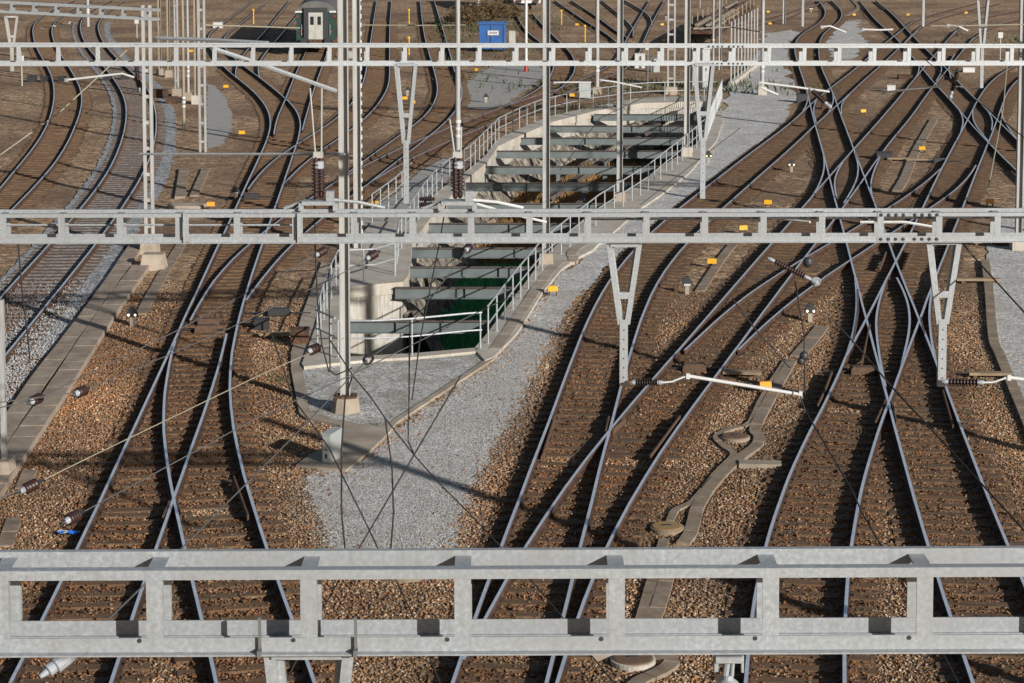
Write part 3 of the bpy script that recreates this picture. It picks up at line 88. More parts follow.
POLY = {"pit":[[-4.9,59.91],[-5.34,65.76],[-3.47,66.68],[-3.36,67.71],[-3.4,70.25],[-3.53,74.1],[-3.11,79.57],[-1.94,90.46],[-1.1,96.2],[-0.68,101.88],[0.61,107.05],[2.16,112.48],[4.83,118.49],[7.52,122.52],[11.18,123.48],[11.91,122.52],[10.77,113.44],[8.99,102.91],[6.62,94.15],[4.4,85.63],[3.44,82.17],[2.13,76.91],[0.98,70.53],[0.03,64.0],[-0.73,58.83],[-1.04,57.03],[-2.49,56.42],[-3.92,56.05],[-4.61,55.93]],
"gravel_front":[[-3.44,39.12],[-4.12,42.69],[-4.43,44.68],[-4.19,45.31],[-3.53,44.99],[-3.15,46.78],[-2.83,48.35],[-0.48,55.93],[0.17,59.09],[0.89,64.47],[1.57,68.51],[2.3,70.91],[2.48,73.28],[3.35,77.13],[4.65,76.24],[2.88,68.51],[1.94,64.31],[1.26,59.91],[0.75,56.05],[0.25,51.61],[-0.28,47.81],[-0.73,44.53],[-1.01,41.99],[-1.21,39.12]],
"gravel_yard":[[-5.5,54.64],[-4.88,50.22],[-4.17,49.36],[-3.16,48.71],[-2.84,49.27],[-0.89,55.22],[-0.25,57.16],[-0.76,56.54],[-0.98,56.6],[-2.47,55.93],[-3.94,55.52]],
"gravel_mid":[[3.35,77.13],[5.13,84.27],[6.75,90.92],[9.05,101.34],[10.52,109.7],[12.02,119.55],[14.63,119.55],[15.62,118.49],[14.47,112.48],[12.26,104.12],[9.93,95.85],[7.89,88.2],[6.09,81.92],[4.65,76.24]],
"gravel_far":[[21.58,181.09],[24.63,186.12],[24.66,181.09],[22.31,169.63],[20.43,155.82],[18.53,141.78],[17.19,128.17],[15.62,118.49],[12.02,119.55],[13.65,134.63],[17.13,148.88]],
"gravel_top":[[30.73,197.05],[32.7,199.98],[29.57,178.68],[28.38,168.57],[24.64,154.02],[23.62,154.02],[25.04,167.51],[27.4,181.09]],
"gravel_right":[[18.63,81.16],[21.38,85.08],[12.6,47.81],[12.3,50.03],[13.13,56.05],[13.49,58.56],[14.95,65.6],[16.01,70.91]],
"path_bin":[[-2.52,120.63],[-3.5,122.86],[-2.55,141.78],[-1.41,148.88],[2.01,151.41],[2.28,141.78],[1.45,132.63],[-0.23,123.43],[-1.53,119.55]],
"path_left":[[-19.55,135.31],[-18.91,133.96],[-17.27,126.95],[-15.53,116.93],[-14.58,109.7],[-14.17,102.91],[-14.73,101.34]],
"slab_right":[[-1.04,57.03],[-0.73,58.83],[0.03,64.0],[0.98,70.53],[2.13,76.91],[3.44,82.17],[4.4,85.63],[6.62,94.15],[8.99,102.91],[10.77,113.44],[11.12,111.54],[10.09,104.12],[7.86,92.83],[6.32,86.75],[5.01,82.17],[3.63,76.24],[3.12,74.31],[2.77,72.67],[2.32,71.49],[1.62,69.05],[0.9,64.79],[0.17,59.23],[-0.48,56.05],[-0.72,55.58]],
"path_v":[[-6.41,70.72],[-6.19,61.31],[-6.0,56.66],[-5.79,54.64],[-5.11,50.03],[-4.9,49.55],[-4.04,48.9],[-4.0,47.29],[-4.48,46.36],[-4.73,45.47],[-3.6,45.07],[-3.15,46.78],[-2.83,48.35],[-2.72,49.17],[-0.48,55.93],[-0.22,57.41],[-0.89,55.28],[-2.84,49.31],[-3.16,48.76],[-4.18,49.41],[-4.88,50.27],[-5.55,55.11],[-5.62,59.91],[-5.93,69.05]],
"platform":[[-4.61,55.93],[-4.9,59.91],[-5.34,65.76],[-3.47,66.68],[-3.36,67.71],[-3.4,69.78],[-4.23,69.78],[-5.75,69.23],[-5.97,69.05],[-5.62,59.91],[-5.55,55.11],[-5.46,54.76],[-3.94,55.52],[-2.47,55.93],[-0.98,56.6],[-1.04,57.03],[-2.49,56.42],[-3.92,56.05]],
"slab_left":[[-3.53,74.1],[-3.4,69.78],[-4.23,69.78],[-5.9,69.78],[-5.25,78.74],[-3.86,79.45],[-3.26,85.63],[-2.99,87.33],[-1.96,93.49],[-1.22,98.7],[-0.75,104.94],[0.58,110.16],[2.08,115.41],[4.94,121.18],[4.83,118.49],[2.16,112.48],[0.61,107.05],[-0.68,101.88],[-1.1,96.2],[-1.94,90.46],[-3.11,79.57]],
"ledge_far":[[4.83,118.49],[4.94,121.18],[7.69,125.75],[11.49,126.95],[12.52,125.75],[11.12,111.54],[10.77,113.44],[11.91,122.52],[11.18,123.48],[7.52,122.52]],
"walk_left":[[-5.25,78.74],[-3.86,79.45],[-3.26,85.63],[-2.36,95.51],[-3.13,98.34],[-4.09,93.49],[-4.81,86.47],[-6.13,79.45],[-6.25,75.37]]}
LINE = {"duct_cross":[[17.11,132.3],[20.81,132.3],[24.82,132.3],[28.02,131.97],[33.48,131.32]],
"duct_far":[[0.44,133.29],[1.71,133.62]],
"cover_a":[[-13.22,74.31],[-12.65,65.27],[-12.29,58.3],[-12.09,53.74],[-11.86,50.22],[-11.52,44.99]],
"cover_b":[[-12.29,69.41],[-12.05,64.0],[-11.75,58.3],[-11.32,51.26],[-11.08,46.61],[-10.86,42.69]],
"duct_a":[[-14.68,94.15],[-13.49,85.36]],
"duct_b":[[-13.7,94.15],[-13.0,85.91]],
"duct_c":[[-11.73,74.52],[-11.39,68.15],[-11.01,62.03]],
"duct_d":[[-10.48,45.15],[-10.33,43.77]],
"duct_e":[[-10.0,41.65],[-9.77,39.85]],
"trough_r":[[7.49,55.81],[6.48,51.92],[5.69,48.71],[5.7,47.99],[5.56,47.21],[5.01,46.03],[4.53,44.84],[4.08,43.48],[3.77,42.27],[3.63,41.38],[3.48,40.54],[3.3,39.97]],
"trough_l":[[7.33,55.81],[6.28,51.92],[5.62,49.17],[5.3,48.8],[4.88,48.35],[4.69,47.81],[4.83,46.95],[4.95,46.36],[4.4,44.84],[3.86,43.11],[3.61,42.55],[3.32,42.2],[3.16,41.45]],
"trough_s":[[2.96,40.28],[2.5,37.41],[2.21,35.59]],
"trough_t":[[3.02,39.12],[2.75,37.41],[2.49,35.94],[2.14,34.48],[2.38,34.02],[2.64,33.84],[2.48,33.4],[2.04,32.88],[1.86,32.46]],
"trough_u":[[7.83,74.31],[7.04,70.91],[6.11,66.6],[5.89,65.6]],
"trough_w":[[8.93,60.18],[8.1,57.53],[7.69,56.29]],
"trough_v":[[22.91,114.42],[19.3,100.57],[17.11,91.55],[16.0,87.33]],
"trough_x":[[32.53,206.12],[35.89,219.6],[37.72,234.95]],
"kerb_right":[[16.01,70.91],[14.95,65.6],[13.49,58.56],[13.13,56.05],[12.3,50.03],[11.82,46.53]],
"line_slab":[[-0.46,56.91],[0.09,60.74],[0.89,66.43],[1.51,70.15],[2.05,70.53],[2.11,72.47],[3.05,75.37]],
"rail_right":[[-0.66,57.66],[0.12,63.08],[1.02,68.87],[2.23,74.31],[3.26,78.74],[5.59,87.04],[8.3,98.7],[9.76,105.36]],
"rail_end":[[9.76,105.36],[11.47,117.96],[12.46,125.16]],
"rail_left":[[5.52,121.18],[4.19,119.28],[2.82,116.67],[1.51,113.69],[0.52,110.16],[-0.65,104.94],[-1.23,99.44],[-1.87,93.49],[-2.98,87.04],[-3.39,81.92],[-3.68,77.13],[-3.89,72.07],[-3.79,67.8]],
"rail_corner":[[-3.79,67.8],[-4.4,66.68],[-5.52,66.43],[-5.53,62.48],[-5.35,57.03],[-4.74,55.93]],
"rail_front":[[-4.65,55.81],[-3.74,55.81],[-2.74,56.05],[-1.22,56.78],[-0.82,56.91]],
"rail_far":[[5.52,121.18],[6.58,122.86],[8.11,124.0],[10.51,124.58],[12.05,124.58]],
"rail_walk":[[-5.25,78.74],[-4.64,83.21],[-4.18,87.91]],
"wallpal":[[13.9,133.96],[17.27,148.88]],
"ga":[[-5.9,44.05],[-5.25,41.26]],
"gb":[[-6.93,41.2],[-6.97,42.22]],
"gc":[[-6.59,41.26],[-6.8,42.15]],
"gd":[[3.05,45.71],[3.97,49.19]],
"ge":[[2.16,47.86],[2.29,49.14]],
"gf":[[2.33,47.95],[2.66,48.96]],
"gg":[[8.51,48.68],[9.12,50.8]],
"gh":[[8.99,48.63],[9.22,50.6]],
"gi":[[10.24,48.31],[10.7,51.72]],
"gj":[[0.68,45.8],[0.82,47.24],[1.02,49.24]],
"gk":[[9.44,57.64],[10.24,61.79],[10.73,64.89]],
"gl":[[9.21,54.93],[10.22,59.64]],
"gm":[[7.39,50.3],[7.84,52.04],[8.25,53.78]],
"gn":[[11.52,58.3],[11.86,60.63]],
"go":[[12.06,68.68],[12.8,71.72]],
"gp":[[12.88,68.68],[13.83,72.32]]}
PT = {"beam_l":[[4.79,117.44],[2.12,111.78],[0.63,106.41],[-0.67,101.15],[-1.04,95.51],[-1.89,90.15],[-2.41,84.27],[-3.06,79.22],[-3.48,73.79],[-3.41,70.06],[-3.46,66.43],[-4.98,61.24]],
"beam_r":[[11.36,117.44],[10.56,111.78],[9.6,106.41],[8.55,101.15],[7.08,95.51],[5.49,90.15],[4.05,84.27],[2.79,79.22],[1.65,73.79],[0.97,70.06],[0.41,66.43],[-0.32,61.24]],
"masts":[[-12.55,72.67,"ladder",0.34,8.6,"pale double-channel mast on a concrete block beside the left walkway",1],[-4.02,50.32,"H",0.215,12.5,"tall pale steel mast on the round concrete footing beside the green pit",2],[-5.37,73.07,"lat",0.25,11.5,"grey mast with ribbed edge just right of the tallest pale mast",0],[-2.41,93.82,"tube",0.25,11.5,"slim mast with white bands rising by the curving left pit railing",0],[1.14,70.15,"H",0.22,11.5,"steel mast on the concrete strip beside the middle of the right pit railing",1],[4.31,84.27,"H",0.22,11.5,"steel mast in the right pit railing where the concrete strip narrows",1],[8.15,98.34,"H",0.24,11.5,"pale steel mast at the far end of the right pit railing",3],[9.71,128.79,"ladder",0.5,10,"broad double mast on a stone block beyond the far pit railing",1],[15.19,128.17,"tube",0.24,10,"single mast on a concrete block on the grey gravel left of the double slip",3],[17.69,73.28,"H",0.2,11.5,"narrow steel mast on a white concrete block at the right gravel strip",3],[5.19,128.79,"tube",0.26,10,"plain round mast beyond the pit railing beside the branching tracks",1],[-3.14,198.51,"tube",0.3,8,"short grey mast in the dry shrubs behind the blue skip",0],[24.96,194.2,"H",0.26,8,"far mast at the bend of the grey yard gravel",0],[-23.63,141.78,"H",0.19,10,"leftmost mast of the crowded mast row, rusty beige",1],[-22.79,140.29,"H",0.18,10,"second mast of the crowded row, beige and plain",1],[-20.25,127.56,"ladder",0.26,10,"lattice mast in the middle of the crowded mast row",1],[-17.08,109.7,"tube",0.17,8,"rusty brown and white post in front of the crowded mast row",0],[-19.2,125.16,"tube",0.16,10,"thin post near the right end of the crowded mast row",1],[-18.38,122.86,"H",0.19,10.5,"beige mast beside the lattice mast at the paved patch",3],[-14.76,100.57,"ladder",0.36,11,"tall lattice mast standing at the edge of the paved patch",0],[-11.02,44.6,"ladder",0.36,3.9,"lattice post stub at the left frame edge by the concrete walkway",1],[-38.09,190.07,"tube",0.3,7,"white mast between the two curving outer tracks",0],[14.17,148.88,"tube",0.16,9,"slim grey mast beside the row of fence posts",0],[14.34,145.64,"H",0.18,9,"grey mast behind the white cabinet",0]],
"markers":[[1.27,64.95,"yellow marker box on the concrete edge beside the right pit railing"],[10.11,82.95,"yellow marker box just beyond the middle gantry between two track groups"],[8.44,76.69,"yellow marker box seen through the middle gantry by the cable trough"],[6.66,69.78,"yellow marker box on the cable trough below the middle gantry"],[6.34,52.23,"orange-yellow marker box under the white cantilever tube at the cable trough"],[19.52,100.19,"yellow marker box in the ballast left of the right main track"],[19.47,116.93,"yellow marker box between the double slip and the diverging track"],[-13.67,106.62,"yellow marker box right of the paved patch"],[-17.8,131.32,"yellow marker box near the far gantry by the snaking left tracks"],[-24.23,159.53,"yellow marker box at the foot of the crowded mast row"],[-6.29,124.0,"yellow marker box before the dwarf signal inside the far hanger"],[-5.74,121.74,"yellow marker box just right of the one before the dwarf signal"],[-2.44,143.3,"yellow marker box by the grey path in front of the blue skip"],[1.97,148.88,"yellow marker box at the path corner right of the blue skip"],[5.84,190.07,"yellow marker box between the far sidings"],[13.48,190.07,"yellow marker box beside the upper cable masts"],[12.27,170.71,"yellow marker box just under the one beside the upper cable masts"],[25.32,209.34,"yellow marker box left of the far bending track"],[23.34,191.43,"yellow marker box at the grey gravel by the far bending track"],[33.05,204.55,"yellow marker box between the two far main tracks"],[38.27,204.55,"yellow marker box inside the far right curve"],[22.99,148.06,"yellow marker box just under the far gantry beside the double slip"],[-11.82,82.43,"orange-yellow marker box at the concrete lid behind the middle gantry"],[-5.41,82.69,"yellow marker box on the paved strip right of the tall masts"],[35.16,160.49,"orange marker box under the far gantry at the right curve"],[18.94,83.21,"orange-yellow marker box behind the middle gantry at the right end"],[44.55,207.72,"orange marker box at the far right beside the curve"],[3.58,125.75,"yellow marker box behind the pit railing next to a grey cabinet"]],
"lit":[[-10.98,60.46,"dwarf signal with two lit white lamps beside the concrete walkway"],[8.7,61.02,"dwarf signal with two lit white lamps between the right-hand tracks"],[12.42,93.49,"dwarf signal with two lit white lamps above the middle gantry"],[9.02,96.55,"dwarf signal with a lit orange-white lamp by the end of the pit railing"],[30.03,212.65,"far dwarf signal with small lamps beside the bending track"]],
"dark":[[5.46,65.27,"dark dwarf signal seen from behind beside the curved track"],[-1.52,123.43,"dark dwarf signal seen from behind at the path end"],[-6.32,127.56,"dark dwarf signal seen from behind inside the far hanger"],[-11.18,85.08,"small dark ground lamp beside the left switch rails"],[14.55,199.98,"far dark dwarf signal beside the cable masts"]],
"manhole":[[5.13,47.81,0.55,"round rusty manhole lid ringed by the forked cable trough"],[3.06,40.92,0.55,"round ochre manhole lid just beyond the near gantry"],[1.98,33.75,0.6,"round brown manhole lid with white rim below the near gantry"],[-1.97,38.13,0.62,"round brown manhole lid behind the near gantry on the ballast"]],
"slabs":[[5.44,45.55,0.95,0.35,"flat grey stone slab beside the cable trough fork"],[1.78,34.07,0.9,0.45,"square grey cover slab beside the white-rimmed manhole"],[-12.84,83.21,1.35,0.9,"large concrete trough lid behind the middle gantry"],[14.79,78.98,0.8,0.25,"short concrete sleeper block beside the right switch"]],
"boards":[[5.96,54.08,1.0,"wooden-lidded point motor beside the cable trough"],[-6.65,58.83,0.9,"wooden board step beside the left point motor"],[14.94,67.11,1.4,"long wooden board beside the right gravel strip"],[12.37,53.97,1.1,"wooden board under the right insulator arm"],[17.93,97.26,1.2,"long timber beam beside the upper cable trough"],[18.65,96.9,1.0,"short timber beam right of the upper cable trough"],[16.76,74.31,0.9,"flat concrete board by the mast block"]],
"motors":[[-8.77,60.46,"rusty point machine between the left switch rails, nearer one"],[-8.71,59.5,"rusty point machine between the left switch rails, farther one"],[-6.9,61.89,"black-lidded point machine right of the left switch"],[4.77,54.64,"brown point machine between the rails at the right switch"],[9.11,54.3,"flat brown point machine between the rails by the crossing"],[-10.56,85.36,"dark point machine between the left rails behind the middle gantry"],[19.64,96.55,"dark point machine at the upper right switch"]],
"cabinet":[[-3.84,45.55,"grey steel relay cabinet standing at the tip of the concrete path"]],
"blocks":[[-12.15,70.91,"weathered concrete foundation block left of the narrow cable trough"]],
"bin":[[-1.53,161.45]],
"coach":[[-14.62,157.65]],
"wagon":[[1.49,210.98]],
"flat":[[14.8,166.47],[22.06,203.01]],
"hut":[[11.81,132.63]],
"stack":[[20.11,81.66]],
"boxes":[[-31.08,136.7,0.55,0.4,"dark lineside box left of the outermost curving track"],[-30.24,136.7,0.5,0.35,"dark lineside box close to the outermost curving rail"],[-29.14,136.7,0.5,0.35,"dark lineside box between the rails of the outermost track"],[-26.3,137.4,0.5,0.35,"dark lineside box between the two curving tracks"],[-25.32,138.11,0.5,0.35,"dark lineside box between the inner curving rails"],[-21.08,126.35,0.8,0.5,"rust coloured box at the foot of the mast row"],[-19.81,122.86,0.7,0.4,"low rust coloured box before the lattice mast of the row"],[-26.23,188.73,0.8,0.5,"white box by the far left sidings"],[-11.8,155.82,0.8,0.5,"grey box right of the green coach"],[8.92,147.24,0.7,1.0,"white box left of the cable masts beyond the creek"],[9.76,144.07,0.6,0.9,"grey box at the cable masts beyond the creek"],[17.8,119.55,0.5,0.4,"rust coloured box inside the double slip"],[16.97,123.43,0.6,0.5,"dark point box left of the double slip"],[23.36,130.04,0.5,0.4,"rust coloured box beside the white tube of the far gantry"],[25.84,138.83,0.9,0.25,"rust coloured low box between the upper right tracks"],[31.11,144.07,0.8,0.3,"white flat box at the upper right curve"],[17.26,97.62,0.7,0.35,"dark point box by the upper right trough"],[17.35,74.1,0.5,0.4,"rust coloured box near the right mast block"],[-5.88,57.92,0.5,0.45,"rust coloured box beside the left point motor"],[-7.17,59.91,0.4,0.3,"dark cable box at the left foreground switch"]],
"signposts":[[-31.1,133.96,1.9,"slim post with a small white sign left of the outer tracks"],[-31.27,176.33,1.6,"far post with a white sign beside the inner curving track"],[8.38,130.04,3.0,"post with a white sign before the cable masts"],[35.57,154.02,2.0,"far post with a white sign at the upper right"],[19.5,219.6,2.2,"far post with a yellow sign behind the flat wagon"]],
"shrub":[[-3.98,191.43,1.6,1.9,"dry brown shrub left of the blue skip"],[-1.86,197.05,2.0,2.2,"dry brown shrub behind the blue skip"],[-0.19,203.01,1.2,1.2,"low tangle of dry stems beside the red wagon"],[-5.31,197.05,0.8,0.7,"low green bush at the track left of the skip"]],
"grass":[[-5.25,154.02],[0.66,174.04]],
"litter":[[-8.69,40.54,"crumpled blue and white plastic wrapper on the ballast"]],
"stake":[[4.51,192.8,"yellow stake between the far sidings"],[5.93,171.81,"second yellow stake between the far sidings"],[-7.73,158.59,"slim yellow stake between the middle tracks"],[-9.45,194.2,"far slim yellow stake between the middle tracks"],[-23.72,194.2,"yellow stake in the dark shade left of the green coach"]],
"roundblk":[[-3.93,49.55]]}
AIR = {"gan_near":[[-3.216,10.051,9.385],[3.245,10.054,9.411]],
"gan_mid":[[-7.069,26.888,8.51],[6.634,26.89,8.53]],
"gan_far":[[-9.521,40.787,9.644],[10.076,44.076,9.374]],
"gan_left":[[-15.434,68.925,8.864],[-11.535,68.409,8.702]],
"wire_a":[[-5.468,23.503,5.92],[-4.877,24.023,6.124],[-3.209,26.564,6.493],[-2.258,28.082,6.643]],
"wire_b":[[-4.774,22.495,5.868],[-4.382,23.205,5.949],[-3.176,25.532,6.173],[-2.126,27.548,6.262],[-0.614,30.573,6.431],[0.125,32.578,6.398]],
"wire_c":[[-5.85,25.554,6.417],[-5.085,27.57,6.525],[-4.569,28.584,6.645],[-3.313,31.125,7.011],[-2.898,31.643,7.191]],
"wire_d":[[-5.298,25.562,6.515],[-4.504,27.571,6.539],[-3.829,28.786,6.658],[-2.541,31.12,6.951],[-2.113,31.637,7.131]],
"wire_e":[[-3.625,16.527,6.502],[-3.396,17.533,6.526],[-3.082,19.341,6.541],[-2.491,23.551,6.473],[-1.902,27.566,6.473],[-1.517,29.071,6.471],[-0.685,32.635,7.065]],
"wire_f":[[-6.274,24.559,6.518],[-5.85,25.554,6.417]],
"wire_g":[[-5.897,22.996,5.863],[-5.468,23.503,5.92]],
"wire_h":[[-6.274,24.566,6.601],[-5.298,25.562,6.515]],
"cable_a":[[-3.125,27.199,6.873],[-2.83,26.932,6.104],[-2.348,26.68,5.513],[-1.909,26.217,4.801],[-1.669,25.788,4.484],[-1.435,25.366,4.242],[-1.208,24.938,3.94],[-0.849,24.284,3.334]],
"cable_b":[[-0.664,27.154,6.354],[-1.257,26.672,5.424],[-1.669,26.217,4.801],[-1.905,25.788,4.484],[-2.122,25.364,4.218],[-2.318,24.938,3.94],[-2.677,24.284,3.334]],
"cable_c":[[-2.387,27.39,6.766],[-2.07,27.153,6.341],[-1.842,27.032,6.106],[-1.641,26.909,5.847],[-1.257,26.672,5.424],[-0.917,26.444,5.109],[-0.569,26.219,4.826],[-0.162,25.791,4.522],[0.196,25.367,4.255],[0.577,24.841,3.974],[0.861,24.319,3.746],[1.248,23.791,3.441]],
"loop_a":[[-2.091,27.25,6.305],[-2.158,26.929,6.079],[-2.188,26.679,5.501],[-2.171,26.413,4.742],[-2.111,26.179,4.36],[-2.008,25.949,4.022]],
"loop_b":[[-1.641,26.909,5.847],[-1.54,26.659,5.27],[-1.509,26.413,4.742],[-1.53,26.179,4.36],[-1.593,25.949,4.022]],
"loop_c":[[-1.338,27.411,7.001],[-1.339,27.292,6.787],[-1.336,27.028,6.054],[-1.344,26.884,5.551],[-1.262,26.771,5.41]],
"loop_d":[[-2.382,27.272,7.716],[-2.367,27.095,6.83],[-2.352,26.962,6.452],[-2.275,26.957,6.4],[-2.068,26.965,6.491]],
"loop_e":[[-2.553,27.161,8.757],[-2.555,27.201,8.057],[-2.517,27.128,7.217],[-2.465,27.089,6.765],[-2.365,26.961,6.439]],
"loop_f":[[-0.853,27.147,8.602],[-0.934,27.206,8.122],[-1.064,27.15,7.476],[-1.193,27.095,6.83],[-1.292,26.929,6.079]],
"wire_i":[[5.811,27.206,8.122],[5.98,27.188,7.915],[6.158,25.153,7.593],[6.204,23.635,7.443]],
"wire_j":[[4.144,26.819,7.124],[4.419,26.593,6.835],[4.755,26.158,6.447],[5.408,23.998,5.836],[5.544,23.085,5.723],[5.687,21.47,5.628]],
"wire_k":[[3.668,26.541,6.226],[3.744,26.523,6.023],[4.102,24.967,5.436],[4.16,24.652,5.273],[4.293,24.031,5.057],[4.542,21.887,4.642],[4.627,21.169,4.463]],
"wire_l":[[8.239,42.36,9.255],[8.479,41.838,9.019],[8.925,39.789,8.537],[9.464,37.733,7.978]],
"wire_m":[[-14.264,119.765,4.815],[-11.967,117.745,4.669]],
"wire_w":[[-6.722,94.814,6.46],[-4.347,94.812,6.437],[-2.061,94.814,6.46]],
"wire_x":[[13.44,67.864,8.204],[15.011,67.865,8.22],[16.936,67.869,8.268]],
"wire_y":[[8.538,99.788,5.943],[10.33,99.796,6.037],[11.51,97.78,5.94]],
"wire_n":[[-10.868,44.674,7.0],[-9.808,45.747,7.803],[-8.626,47.359,9.027]],
"wire_o":[[-10.528,59.568,5.125],[-4.884,61.554,4.872]],
"wire_p":[[-13.757,94.814,6.46],[-9.7,96.798,6.191]],
"wire_q":[[3.644,26.964,7.642],[3.746,26.805,6.958],[3.732,26.542,6.239]],
"wire_r":[[12.868,54.825,8.316],[12.043,51.719,7.212],[10.777,47.585,5.83]],
"wire_s":[[-6.338,26.905,8.121],[-6.241,26.657,7.571],[-6.131,26.416,7.105],[-6.048,26.186,6.772]],
"wire_t":[[3.623,59.444,3.687],[5.059,61.514,4.406],[7.098,65.595,5.173]],
"wire_u":[[1.177,51.592,5.745],[2.325,55.679,6.578],[4.047,59.719,6.873]],
"wire_v":[[2.825,26.745,7.425],[3.108,26.613,7.064],[3.541,26.571,6.581]],
"tube_a":[[-7.703,45.886,9.402],[-6.374,45.383,9.396],[-5.179,44.879,9.369]],
"tube_b":[[-6.368,44.87,9.263],[-5.408,45.339,8.882],[-3.86,46.284,8.208]],
"tube_c":[[-9.125,51.626,6.136],[-3.939,49.64,6.389]],
"rod_left":[[-7.005,27.124,8.332],[-2.753,27.124,8.332]],
"rod_right":[[1.012,27.23,8.394],[6.849,27.232,8.419]],
"tube_d":[[3.804,31.688,7.717],[4.428,31.187,7.721]],
"tube_e":[[-0.556,30.715,8.077],[-0.059,31.198,7.854],[0.513,31.682,7.642]],
"tube_f":[[5.089,30.691,7.8],[5.747,30.691,7.8],[6.185,30.685,7.728]]}
HANG = [[1.441,26.856,8.136,1.441,26.695,6.267,"mid"],[5.552,26.859,8.168,5.552,26.694,6.254,"mid"],[-2.09,41.453,9.22,-2.09,41.213,6.434,"far"],[3.885,42.749,9.111,3.885,42.51,6.339,"far"],[-0.996,10.018,8.995,-0.996,9.931,7.991,"near"],[15.14,67.966,9.387,15.14,67.69,6.191,"x"],[13.36,97.136,10.112,13.36,96.802,6.237,"x"],[18.897,97.136,10.112,18.897,96.802,6.237,"x"],[-16.322,68.89,8.462,-16.322,68.733,6.646,"g3"]]
ARMS = [[[1.642,26.752,6.351],[1.937,26.752,6.351],[2.258,26.759,6.434],[3.702,26.739,6.197]],[[5.632,26.753,6.363],[6.069,26.752,6.351],[6.377,26.758,6.415],[7.031,26.751,6.331]]]
TUBES = [[[-9.246,43.816,8.678],[-8.094,43.827,8.81],[-7.835,43.82,8.73]],[[-15.499,69.856,8.026],[-14.644,69.864,8.118],[-14.561,69.877,8.269]],[[2.519,59.748,7.212],[2.915,59.744,7.155],[3.679,59.73,6.997]],[[1.206,59.742,7.141],[1.783,59.743,7.15],[2.236,59.742,7.141]],[[5.065,43.114,8.689],[5.78,43.106,8.6],[6.485,43.098,8.502]],[[5.065,43.106,8.6],[5.249,43.099,8.518],[5.443,43.092,8.437]],[[8.063,45.784,8.226],[9.454,45.797,8.378],[9.797,45.794,8.343]],[[14.184,96.802,6.237],[14.55,96.806,6.282],[15.282,96.78,5.986]],[[19.949,96.808,6.305],[20.407,96.806,6.282],[20.864,96.786,6.055]],[[16.06,96.792,6.123],[16.838,96.79,6.1],[17.433,96.792,6.123]]]
INSUL = [[-5.85,25.554,6.417],[-5.298,25.562,6.515],[-5.468,23.503,5.92],[-4.774,22.495,5.868],[-2.891,31.642,7.183],[-2.121,31.637,7.131],[-0.693,32.636,7.073],[-2.628,27.577,6.598],[-1.902,27.565,6.466]]
BIGINS = [[-3.625,16.527,6.502]]
POSTINS = [[-2.498,27.047,8.605],[-0.702,27.047,8.605]]
HORI = [[-1.163,28.738,8.431],[-1.163,28.732,8.356]]
LONG = [[[3.26,26.692,7.977],[3.821,26.668,7.698]],[[-7.742,43.794,8.43],[-7.804,43.851,9.091]],[[6.024,42.806,8.608],[6.409,42.776,8.264]],[[9.677,45.83,8.754],[9.525,45.779,8.17]]]
GUARD = [["Q","ga"],["P","gb"],["Q","gc"],["N","gd"],["M","ge"],["N","gf"],["K","gg"],["L","gh"],["L","gi"],["M","gj"],["K","gk"],["L","gl"],["K","gm"],["K","gn"],["K","go"],["L","gp"]]
GPH = [1.475,1.293,0.0,12.179,14.097]
BALLS = [[[3.77,26.687,7.926],0.07],[[3.719,26.585,6.734],0.06],[[3.681,26.579,6.67],0.05]]
CLIPN = [1.987,2.454]
CLIPM = [2.869,4.329]
BRACE = [[1.59,92.74,-1.1],[10.79,127.8,-0.45]]
HINS = [1.06,10.115,8.961]
RWP = [0.96,144.07]
WEEDS_FAR = [[-4.69,174.04,1.6,14,300],[-3.15,158.59,2,5,120],[0.64,168.57,1.2,6,90],[-1.12,197.05,4,8,700],[-2.15,141.78,1.2,4,50],[1.79,135.31,2,4,60],[8.67,132.63,5,3,600],[13.39,132.63,3,2,260],[40.47,171.81,3,5,260],[13.7,154.02,3,8,200],[-5.01,186.12,1.5,8,300],[4.99,119.55,3,1.5,200]]
WEEDS_NEAR = [[-5.08,52.13,0.12,0.8,120],[-4.63,50.22,0.5,0.2,90],[-3.15,48.99,0.25,0.1,90],[-4.01,55.81,1,0.12,60],[-1.95,56.42,1.2,0.12,80],[-2.05,52.13,0.8,0.3,60],[-3.64,51.61,0.25,0.4,70],[-5.98,53.74,0.2,0.4,160],[-2.72,49.64,0.2,0.1,40]]
